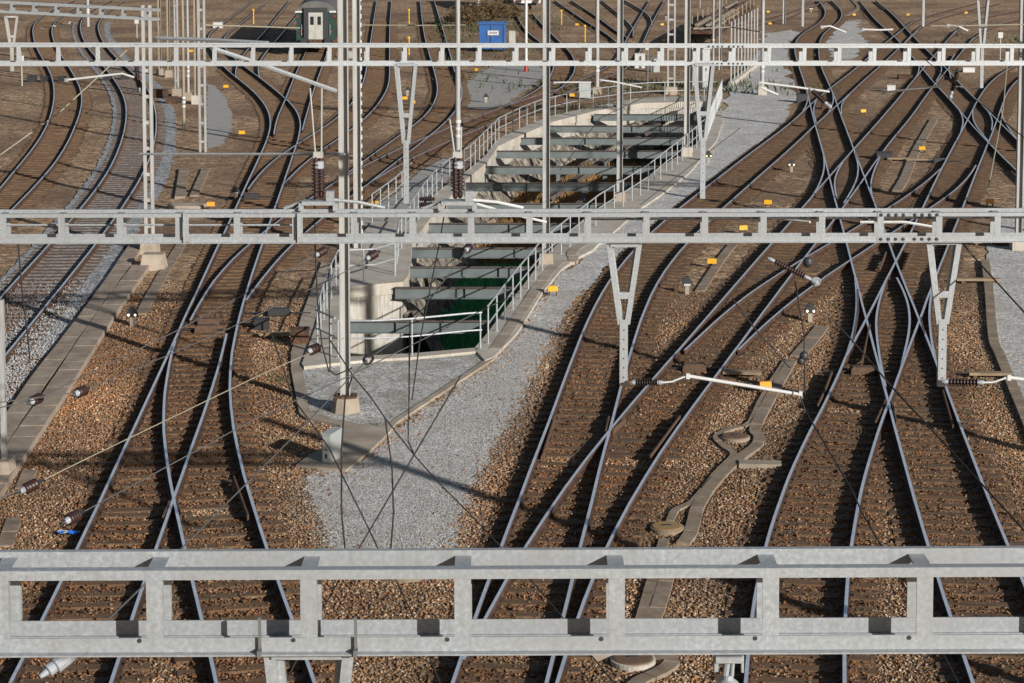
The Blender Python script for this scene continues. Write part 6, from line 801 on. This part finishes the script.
for k, (lab, m, r) in WL.items():
    p = AIR[k]; c = p
    if k[0] in 'cl' and len(p) > 2:
        c = []
        for i in range(len(p)-1): c += [Vector(p[i]).lerp(Vector(p[i+1]), s) for s in np.arange(4)/4]
        c.append(Vector(p[-1]))
    elif k.startswith('wire'):
        c = []
        for i in range(len(p)-1):
            a, b = Vector(p[i]), Vector(p[i+1]); c += [a.lerp(b, s) for s in np.arange(3)/3]
        c.append(Vector(p[-1]))
    kind = 'cable' if k[0] in 'cl' else 'wire' if k[0] == 'w' else 'tube' if k[0] == 't' else 'rod'
    MB().tube(c, r, 6).build({'cable':'overhead_cable','wire':'overhead_wire','tube':'steel_tube','rod':'steel_rod'}[kind], m, label=lab, category=kind)
for i, (a, s) in enumerate(BALLS):
    MB().lathe(Vector(a)-Vector((0,0,s)), (0,0,1), [(s-s*math.cos(u), max(.004, s*math.sin(u))) for u in np.linspace(0, math.pi, 8)], 12).build('wire_ball', 'dark', label=['upper dark ball hanging on the thin wire over the right tracks','lower dark ball hanging on the thin wire over the right tracks','lowest dark ball on the thin wire above the white tube'][i], category='ball')
# ---------------------------------------------------------------- masts
for x, y, kind, w, h, lab, fd in PT['masts']:
    t = thing('mast', lab, 'mast', (x, y, 0)); z0 = {0:0,1:.45,2:.42,3:.5}[fd]
    m = 'beige' if 'beige' in lab or 'rusty' in lab else 'pale' if 'pale' in lab else 'galv2'
    if kind in ('H', 'lat'):
        d = w*.95
        for s in (-1, 1): MB().box((s*w/2,0,(h+z0)/2), (.022,d,h-z0)).build('flange', m, t)
        MB().box((0,.02,(h+z0)/2), (w-.024,.016,h-z0)).build('web', m, t)
        if kind == 'lat':
            mb = MB()
            for q in range(int(h/.3)): mb.box((w/2+.035,-.08,.4+q*.3), (.045,.04,.15))
            mb.build('step_ladder', 'white', t, kind='stuff')
    elif kind == 'ladder':
        for s in (-1, 1): MB().box((s*(w/2-.05),0,(h+z0)/2), (.10,.14,h-z0)).build('leg', m, t)
        me = MB().box((0,-.03,0), (w-.20,.02,.12)).mesh('batten', m); q = z0+.5
        while q < h: put('batten', me, t, (0,0,q)); q += .9
    else:
        MB().tube([(0,0,z0),(0,0,h)], [w/2,w/2*.8], 12).build('pole', m, t)
        for q in (.28,.36,.44): MB().lathe((0,0,h*q*.35+.4), (0,0,1), [(0,w*.58),(.12,w*.58)], 12).build('collar', 'white', t)
    if fd == 1: MB().box((0,0,.2), (w+.30,w+.30,.5), 0, None, .85).build('foundation', 'concrete', t)
    elif fd == 2:
        MB().lathe((0,0,-.05), (0,0,1), [(0,.40),(.38,.33),(.45,.30)], 10).build('foundation', 'concrete', t); MB().box((0,0,.425), (.55,.40,.05)).lathe((.2,-.12,.44),(0,0,1),[(0,.03),(.09,.02)],6).lathe((-.2,-.12,.44),(0,0,1),[(0,.03),(.09,.02)],6).build('base_plate', 'rust', t)
    elif fd == 3: MB().box((0,0,.25), (.52,.5,.54), 0, None, .96).build('foundation', 'concrete2', t)
t = thing('boundary_post', 'thin white pole with a red and white foot beside the blue skip', 'pole', (RWP[0], RWP[1], 0))
MB().tube([(0,0,.9),(0,0,6.5)], .10, 10).build('pole', 'white', t); MB().tube([(0,0,0),(0,0,.5)], .13, 10).build('red_band', 'red', t); MB().tube([(0,0,.5),(0,0,.9)], .13, 10).build('white_band', 'white', t)
# ---------------------------------------------------------------- railings
def railing(label, key, z0, hgt=1.05, gap=1.6, panel=False):
    L = LINE[key]; c = np.array(L); o = (c[0][0], c[0][1], z0); t = thing('railing', label, 'railing', o); P = [(p[0]-o[0], p[1]-o[1]) for p in c]
    for nm, z, r in (('top_rail', hgt, .028), ('mid_rail', hgt*.52, .024)): MB().tube([(x,y,z) for x,y in P], r, 8).build(nm, 'rail_galv', t)
    post = MB().tube([(0,0,0),(0,0,hgt)], .024, 8).box((0,0,.006), (.13,.13,.012)).mesh('post', 'rail_galv')
    for x, y, a in along(P, gap): put('post', post, t, (x,y,0))
    if panel:
        bar = MB().tube([(0,0,.05),(0,0,hgt)], .014, 6).mesh('bar', 'rail_galv')
        for x, y, a in along(P, .16): put('bar', bar, t, (x,y,0))
railing('long galvanised railing on the right edge of the green pit', 'rail_right', .10)
railing('barred end panel of the right pit railing at its far end', 'rail_end', .09, 1.15, 1.8, True)
railing('galvanised railing climbing along the left edge of the white creek wall', 'rail_left', .11)
railing('railing closing the concrete platform round the tall pale mast', 'rail_corner', .12)
railing('white front railing across the near end of the green pit', 'rail_front', .12, 1.0, 2.0)
railing('railing along the far end of the creek', 'rail_far', .09, 1.05, 2.4)
railing('short railing at the platform behind the middle gantry', 'rail_walk', .11)
# ---------------------------------------------------------------- small trackside things
proto = None
def marker(label, x, y, m):
    t = thing('marker_box', label, 'marker', (x, y, 0), random.uniform(-.15,.15), 'yellow marker boxes in the ballast')
    MB().box((0,0,.24), (.31,.14,.165), 0, None, .93).build('box', m, t)
    leg = MB().box((0,0,.08), (.04,.04,.17)).mesh('leg', 'rust')
    for s in (-1, 1): put('leg', leg, t, (s*.11,.02,0))
    return t
for x, y, lab in PT['markers']:
    m = 'orange' if lab.startswith('orange') else 'yellow'
    if proto is None or m == 'orange': q = marker(lab, x, y, m)
    else: q = clone(proto, (x, y, 0), random.uniform(-.2,.2), lab)
    if proto is None: proto = q
def signal(label, x, y, lit, m='lamp'):
    t = thing('dwarf_signal', label, 'signal', (x, y, 0)); t.scale = (.8,.8,.85); MB().box((0,0,.16), (.16,.12,.34)).build('post', 'concrete', t)
    MB().prism([(-.2,-.09),(.2,-.09),(.2,.09),(-.2,.09)], .32, .44).add([(-.2,-.09,.44),(.2,-.09,.44),(.2,.09,.44),(-.2,.09,.44),(-.06,-.09,.66),(.06,-.09,.66),(.06,.09,.66),(-.06,.09,.66)], [(4,5,6,7),(0,1,5,4),(1,2,6,5),(2,3,7,6),(3,0,4,7)]).build('housing', 'dark', t)
    if lit:
        for lx, lz in ((-.12,.395),(.12,.395)): MB().lathe((lx,-.09,lz), (0,-1,0), [(0,.038),(.02,.038),(.025,.028)], 12).build('lamp', m, t)
        MB().lathe((0,-.09,.58), (0,-1,0), [(0,.05),(.02,.05)], 12).build('lamp', 'dark', t)
    else: MB().box((0,-.1,.36), (.26,.02,.06)).build('plate', 'white', t)
for x, y, lab in PT['lit']: signal(lab, x, y, True, 'lamp_o' if 'orange' in lab else 'lamp')
for x, y, lab in PT['dark']: signal(lab, x, y, False)
for x, y, r, lab in PT['manhole']:
    t = thing('manhole', lab, 'manhole', (x, y, 0)); MB().lathe((0,0,-.1), (0,0,1), [(0,r*.62),(.19,r*.62),(.2,r*.58)], 28).build('rim', 'concrete2' if 'white' in lab else 'lid', t)
    MB().lathe((0,0,.09), (0,0,1), [(0,r*.55),(.022,r*.55),(.03,r*.5),(.03,.02)], 28).build('cover', 'ochre' if 'ochre' in lab else 'manhole', t); MB().box((0,0,.128), (.16,.05,.02)).build('handle', 'dark', t)
for x, y, w, d, lab in PT['slabs']:
    rz = -.1; MB().box((0,0,.04), (w,d,.14), 0, None, .97).build('stone_slab', 'concrete', None, loc=(x,y,0), rz=rz, label=lab, category='slab')
for x, y, w, lab in PT['boards']:
    t = thing('timber_board', lab, 'board', (x, y, 0), random.uniform(-.08,.08)); MB().box((0,0,.12), (w,.24,.07)).build('board', 'wood_tan', t)
    for s in (-1, 1): MB().box((s*w*.36,0,.04), (.10,.22,.09)).build('bearer', 'wood', t)
for x, y, lab in PT['motors']:
    t = thing('point_machine', lab, 'point machine', (x, y, 0), random.uniform(-.05,.05)); m = 'dark' if 'black' in lab or 'dark' in lab else 'guard'
    MB().box((0,0,.12), (.62,.36,.16), 0, None, .96).build('case', m, t); MB().box((0,0,.215), (.56,.30,.03), 0, None, .9).build('lid', m, t); MB().tube([(.3,0,.1),(.95,.02,.09)], .022, 6).tube([(-.3,0,.1),(-.95,.02,.09)], .022, 6).build('throw_rod', 'dark', t)
x, y, lab = PT['cabinet'][0]
t = thing('relay_cabinet', lab, 'cabinet', (x-.12, y+.32, .075), -.36); MB().box((0,0,.32), (.20,.62,.62)).build('body', 'cab', t); MB().box((0,0,.645), (.23,.66,.03)).build('lid', 'cab', t)
MB().box((.103,0,.32), (.008,.55,.55)).build('door', 'cab', t); MB().box((0,-.314,.34), (.16,.008,.5)).build('end_plate', 'cab', t); MB().box((0,-.321,.16), (.05,.01,.10)).build('lock', 'dark', t); MB().box((0,-.321,.30), (.03,.01,.04)).build('lock', 'dark', t)
x, y, lab = PT['blocks'][0]
x, y = PT['blocks'][0][:2]; MB().box((x+.25,y-1.3,.25), (.85,.7,.55), 0, None, .78).build('foundation_block', 'concrete', label=lab, category='block')
for x, y, lab in PT['stake']:
    t = thing('stake', lab, 'stake', (x, y, 0)); MB().tube([(0,0,0),(0,0,1.3)], .05, 8).build('post', 'yellow', t); MB().box((0,0,1.32), (.18,.06,.14)).build('head', 'yellow', t)
x, y, lab = PT['litter'][0]
mb = MB(); g = [[(i*.09-.2+rng.normal(0,.02), j*.07-.1+rng.normal(0,.02), .06+rng.uniform(0,.09)) for i in range(6)] for j in range(4)]
for j in range(3):
    for i in range(5): mb.add([g[j][i], g[j][i+1], g[j+1][i+1], g[j+1][i]], [(0,1,2,3)], 1 if i < 2 and j != 1 else 0)
mb.build('plastic_wrapper', ['plasticblue', 'white'], None, loc=(x,y,0), label=lab, category='litter')
b = PT['beam_l'][-1]; mb = MB()
for k in range(14): u = rng.normal(0,.22,3); mb.add([u+rng.normal(0,.16,3) for _ in range(3)], [(0,1,2)])
mb.build('plastic_bag', 'white', None, loc=(.3,64.5,-2.3), label='crumpled white plastic bag lying in the green creek grass', category='bag')
# ---------------------------------------------------------------- far vehicles and gear
x, y = PT['coach'][0][:2]
t = thing('passenger_coach', 'dark green passenger coach seen from its end with white door and red lamps', 'railway coach', (x, y, RAIL_TOP), math.atan2(.6,11))
W = 2.9; prof = [(-W/2,.95),(-W/2,3.05)]+[(-W/2*math.cos(u), 3.05+.85*math.sin(u)) for u in np.linspace(.12, math.pi-.12, 11)]+[(W/2,3.05),(W/2,.95)]
def extr(pr, y0, y1, mi=0):
    n = len(pr); mb = MB(); mb.add([(a,y0,c) for a,c in pr]+[(a,y1,c) for a,c in pr], [tuple(range(n))[::-1], tuple(range(n,2*n))]+[(i,(i+1) % n,n+(i+1) % n,n+i) for i in range(n)], mi); return mb
extr([(-W/2,.95),(-W/2,3.05),(W/2,3.05),(W/2,.95)], 0, 24).build('body', 'green', t)
extr(prof[1:-1], -.05, 24.05).build('roof', 'roof', t)
for s in (-1, 1): MB().box((s*1.27,-.06,3.10), (.5,.10,.13)).build('eave_strip', 'white', t)
MB().box((0,-.14,2.15), (1.75,.26,2.5)).build('bellows', 'bellows', t); d = MB().box((0,-.28,2.05), (1.05,.04,2.0)).build('door', 'offwhite', t)
for s in (-1, 1): MB().box((s*.27,-.305,2.45), (.26,.012,.62)).build('window', 'glass', d)
MB().box((0,-.31,1.95), (.05,.012,1.7)).build('door_post', 'offwhite', d); MB().box((0,-.3,.86), (.95,.06,.4)).build('step', 'rust', t)
for lx, lz in ((-1.38,2.75),(1.38,2.75),(-1.1,1.6),(1.1,1.6)): MB().lathe((lx,0,lz), (0,-1,0), [(0,.075),(.05,.075),(.07,.04)], 10).build('lamp', 'red', t)
for s in (-1, 1):
    MB().lathe((s*.88,-.1,.98), (0,-1,0), [(0,.08),(.45,.08),(.46,.24),(.52,.24)], 12).build('buffer', 'black', t)
    for yy in (2.2,4.7,19.3,21.8): MB().lathe((s*.78,yy,.46), (1,0,0), [(-.06,.46),(.06,.46)], 16).build('wheel', 'dark', t)
for s in (-1, 1): MB().tube([(s*1.05,-.05,1.3),(s*1.05,-.1,1.35),(s*1.05,-.1,2.1),(s*1.05,-.05,2.15)], .022, 6).build('handrail', 'galv', t)
MB().box((0,3.4,.62), (2.2,3.6,.4)).box((0,20.5,.62), (2.2,3.6,.4)).box((0,12,.75), (2.6,9,.4)).build('underframe', 'dark', t)
for k in range(8):
    for s in (-1, 1): MB().box((s*(W/2+.004),2.4+k*2.75,2.35), (.012,1.5,.85)).build('window', 'glass', t)
x, y = PT['wagon'][0][:2]; t = thing('railcar', 'red and white rail vehicle at the top edge, only its lower end in view', 'rail vehicle', (x, y, RAIL_TOP), math.atan2(2.2,11))
MB().box((0,7,2.2), (2.8,14,2.4)).build('body', 'white', t); MB().box((0,-.02,1.25), (2.82,.06,.35)).build('red_band', 'red', t); MB().box((0,-.08,.92), (2.7,.12,.28)).build('buffer_beam', 'white', t); MB().box((0,7,.7), (2.3,13,.5)).build('underframe', 'dark', t)
for s in (-1, 1):
    MB().lathe((s*.88,-.12,1.0), (0,-1,0), [(0,.08),(.4,.08),(.41,.22),(.46,.22)], 12).build('buffer', 'black', t); MB().box((s*.75,-.05,1.95), (.8,.03,.8)).build('window', 'glass', t)
    for yy in (2,4.4): MB().lathe((s*.75,yy,.46), (1,0,0), [(-.06,.46),(.06,.46)], 16).build('wheel', 'dark', t)
a, b = PT['flat'][0], PT['flat'][1]; rz = math.atan2(b[1]-a[1], b[0]-a[0])-math.pi/2; LF = math.hypot(b[0]-a[0], b[1]-a[1])
t = thing('flat_wagon', 'long flat wagon loaded with rusty brown bars between pale stakes', 'wagon', (a[0], a[1], 0), rz)
MB().box((0,LF/2,1.15), (2.6,LF,.25)).build('deck', 'rust', t); MB().box((0,LF/2,.75), (1.8,LF*.9,.5)).build('underframe', 'dark', t)
for k in range(5): 
    for j in range(2 if k % 2 else 1):
        for q in range(3): MB().box((-.9+k*.45,LF*(q+.5)/3+rng.normal(0,.25),1.40+.24*j), (.26,LF*.27,.17)).build('bar', ('load','beige','lid')[(k+j+q) % 3], t)
for k in range(9):
    for s in (-1, 1): MB().box((s*1.32,LF*(k+.5)/9,1.65), (.09,.10,.9)).build('stake', 'beige', t)
for s in (-1, 1):
    for yy in (2,4,LF-4,LF-2): MB().lathe((s*.75,yy,.46), (1,0,0), [(-.06,.46),(.06,.46)], 14).build('wheel', 'dark', t)
x, y = PT['hut'][0][:2]; t = thing('relay_hut', 'pale grey cabinet behind the far hanger at the creek end', 'cabinet', (x, y, 0), .1)
MB().box((0,0,1.25), (1.1,.8,2.5)).build('body', 'cab', t); MB().box((0,0,2.55), (1.25,.95,.10)).build('roof', 'white', t); MB().box((0,-.405,1.2), (.9,.02,2.1)).build('door', 'cab', t); MB().box((.3,-.42,1.2), (.06,.03,.2)).build('handle', 'dark', t)
x, y = PT['bin'][0][:2]; t = thing('waste_skip', 'bright blue waste container with a white notice on its front', 'waste container', (x, y, .02), -.06)
MB().box((0,.7,1.15), (2.0,1.5,1.9), 0, None, 1.0).build('body', 'blue', t); MB().box((0,-.06,2.16), (2.14,.14,.14)).box((0,1.5,2.16), (2.14,.14,.14)).box((-1.02,.72,2.16), (.12,1.42,.14)).box((1.02,.72,2.16), (.12,1.42,.14)).build('rim', 'blue', t)
MB().box((0,.7,2.12), (1.9,1.4,.05)).build('lid', 'beam_top', t)
for s in (-1,-.05,1): MB().box((s*.93,-.08,1.15), (.09,.06,1.85)).build('rib', 'blue', t)
n_ = MB().box((.1,-.12,1.45), (.85,.02,.36)).build('notice', 'white', t); MB().box((.1,-.134,1.45), (.6,.006,.07)).build('printed_line', 'wire_grey', n_)
for sx in (-.8,.8):
    for sy in (.1,1.3): MB().lathe((sx-.05,sy,.13), (1,0,0), [(0,.13),(.1,.13)], 12).build('wheel', 'dark', t)
t = thing('white_box', 'small white metal box standing right behind the blue container', 'box', (x+1.55, y+2.2, .02)); MB().box((0,0,.9), (.5,.5,1.1)).build('body', 'offwhite', t); MB().box((0,0,.13), (.1,.1,.26)).build('foot', 'dark', t)
L = LINE['wallpal']; t = thing('palisade', 'row of tall pale steel posts on a concrete sill by the yard gravel', 'fence', (L[0][0], L[0][1], 0)); dx, dy = L[1][0]-L[0][0], L[1][1]-L[0][1]
ln = math.hypot(dx, dy); MB().bar((0,0,.12), (dx,dy,.12), .3, .3).build('sill', 'concrete2', t)
post = MB().box((0,0,2.1), (.085,.085,4.0)).mesh('post', 'galv2')
for k in range(9): put('post', post, t, (dx*k/8, dy*k/8, 0))
x, y = PT['stack'][0][:2]; t = thing('tension_weight', 'stack of pale striped balance weights hanging at the right frame edge', 'balance weight', (x, y, 0))
disk = MB().box((0,0,.07), (.62,.45,.13)).mesh('weight', 'concrete2')
for k in range(20): put('weight', disk, t, (0,0,.15+k*.145))
MB().tube([(0,0,.1),(0,0,9)], .03, 8).build('rod', 'galv2', t)
# grey cabinet with the marker behind the far railing
x, y = PT['markers'][-1][:2]; t = thing('track_box', 'small grey track cabinet beside the marker behind the creek railing', 'cabinet', (x+.75, y-.1, .1)); MB().box((0,0,.45), (.7,.4,.9)).build('body', 'cab', t); MB().box((0,0,.92), (.78,.48,.05)).build('lid', 'cab', t)
for x, y, w, h, lab in PT['boxes']:
    t = thing('track_box', lab, 'box', (x, y, 0), random.uniform(-.1,.1)); m = 'dark' if 'dark' in lab else 'white' if 'white' in lab else 'cab' if 'grey' in lab else 'rust'
    MB().box((0,0,h/2), (w,w*.7,h)).build('case', m, t); MB().box((0,0,h+.015), (w*1.08,w*.78,.03)).build('lid', m, t)
for x, y, h, lab in PT['signposts']:
    t = thing('sign_post', lab, 'sign post', (x, y, 0)); MB().tube([(0,0,0),(0,0,h)], .045, 8).build('post', 'pale', t); MB().box((0,-.06,h-.18), (.34,.03,.42)).build('sign', 'white' if 'white' in lab else 'yellow', t)
# ---------------------------------------------------------------- shrubs and weeds
for x, y, r, h, lab in PT['shrub']:
    t = thing('shrub', lab, 'shrub', (x, y, 0)); st = MB()
    for k in range(14):
        a = rng.uniform(0,6.28); q = rng.uniform(.2,.9)*r; st.tube([(0,0,0),(math.cos(a)*q*.4,math.sin(a)*q*.4,h*.5),(math.cos(a)*q,math.sin(a)*q,h*rng.uniform(.7,1))], .02, 4)
    st.build('stems', 'leaf', t); n = 2600; u = rng.normal(0,1,(n,3)); u /= np.linalg.norm(u,axis=1)[:,None]; rr = rng.random(n)**.5
    p = u*rr[:,None]*np.array([r,r*.8,h*.5])*(1+.3*np.sin(u[:,:1]*5+u[:,1:2]*4))+np.array([0,0,h*.55]); p[:,2] = np.abs(p[:,2])
    d1, d2 = rng.normal(0,.09,(n,3)), rng.normal(0,.05,(n,3)); V = np.stack([p-d1, p+d2, p+d1], 1).reshape(-1,3)
    raw('foliage', V, np.arange(3*n).reshape(-1,3), 'leafg' if 'green' in lab else 'leaf', t)
def weeds(name, m, spots, N, h):
    xs, ys = [], []
    for (x, y, rx, ry, w) in spots: xs.append(rng.normal(x, rx, int(N*w))); ys.append(rng.normal(y, ry, int(N*w)))
    x, y = np.concatenate(xs), np.concatenate(ys); ok = ~inside(x, y, PIT); x, y = x[ok], y[ok]; k = len(x); a = rng.uniform(0,6.28,k); hh = rng.uniform(.4,1.2,k)*h; w = hh*.18
    V = np.zeros((k,3,3)); V[:,0] = np.stack([x-np.cos(a)*w, y-np.sin(a)*w, np.full(k,.0)],1); V[:,1] = np.stack([x+np.cos(a)*w, y+np.sin(a)*w, np.full(k,.0)],1); V[:,2] = np.stack([x+rng.normal(0,.4,k)*hh, y+rng.normal(0,.4,k)*hh, hh],1)
    raw(name, V.reshape(-1,3), np.arange(k*3).reshape(-1,3), m, kind='stuff')
weeds('weeds', 'leafg', WEEDS_FAR, 1.0, .35); weeds('weeds', 'leafd', WEEDS_NEAR, 1.0, .10)
print('objects', len(SC.objects))
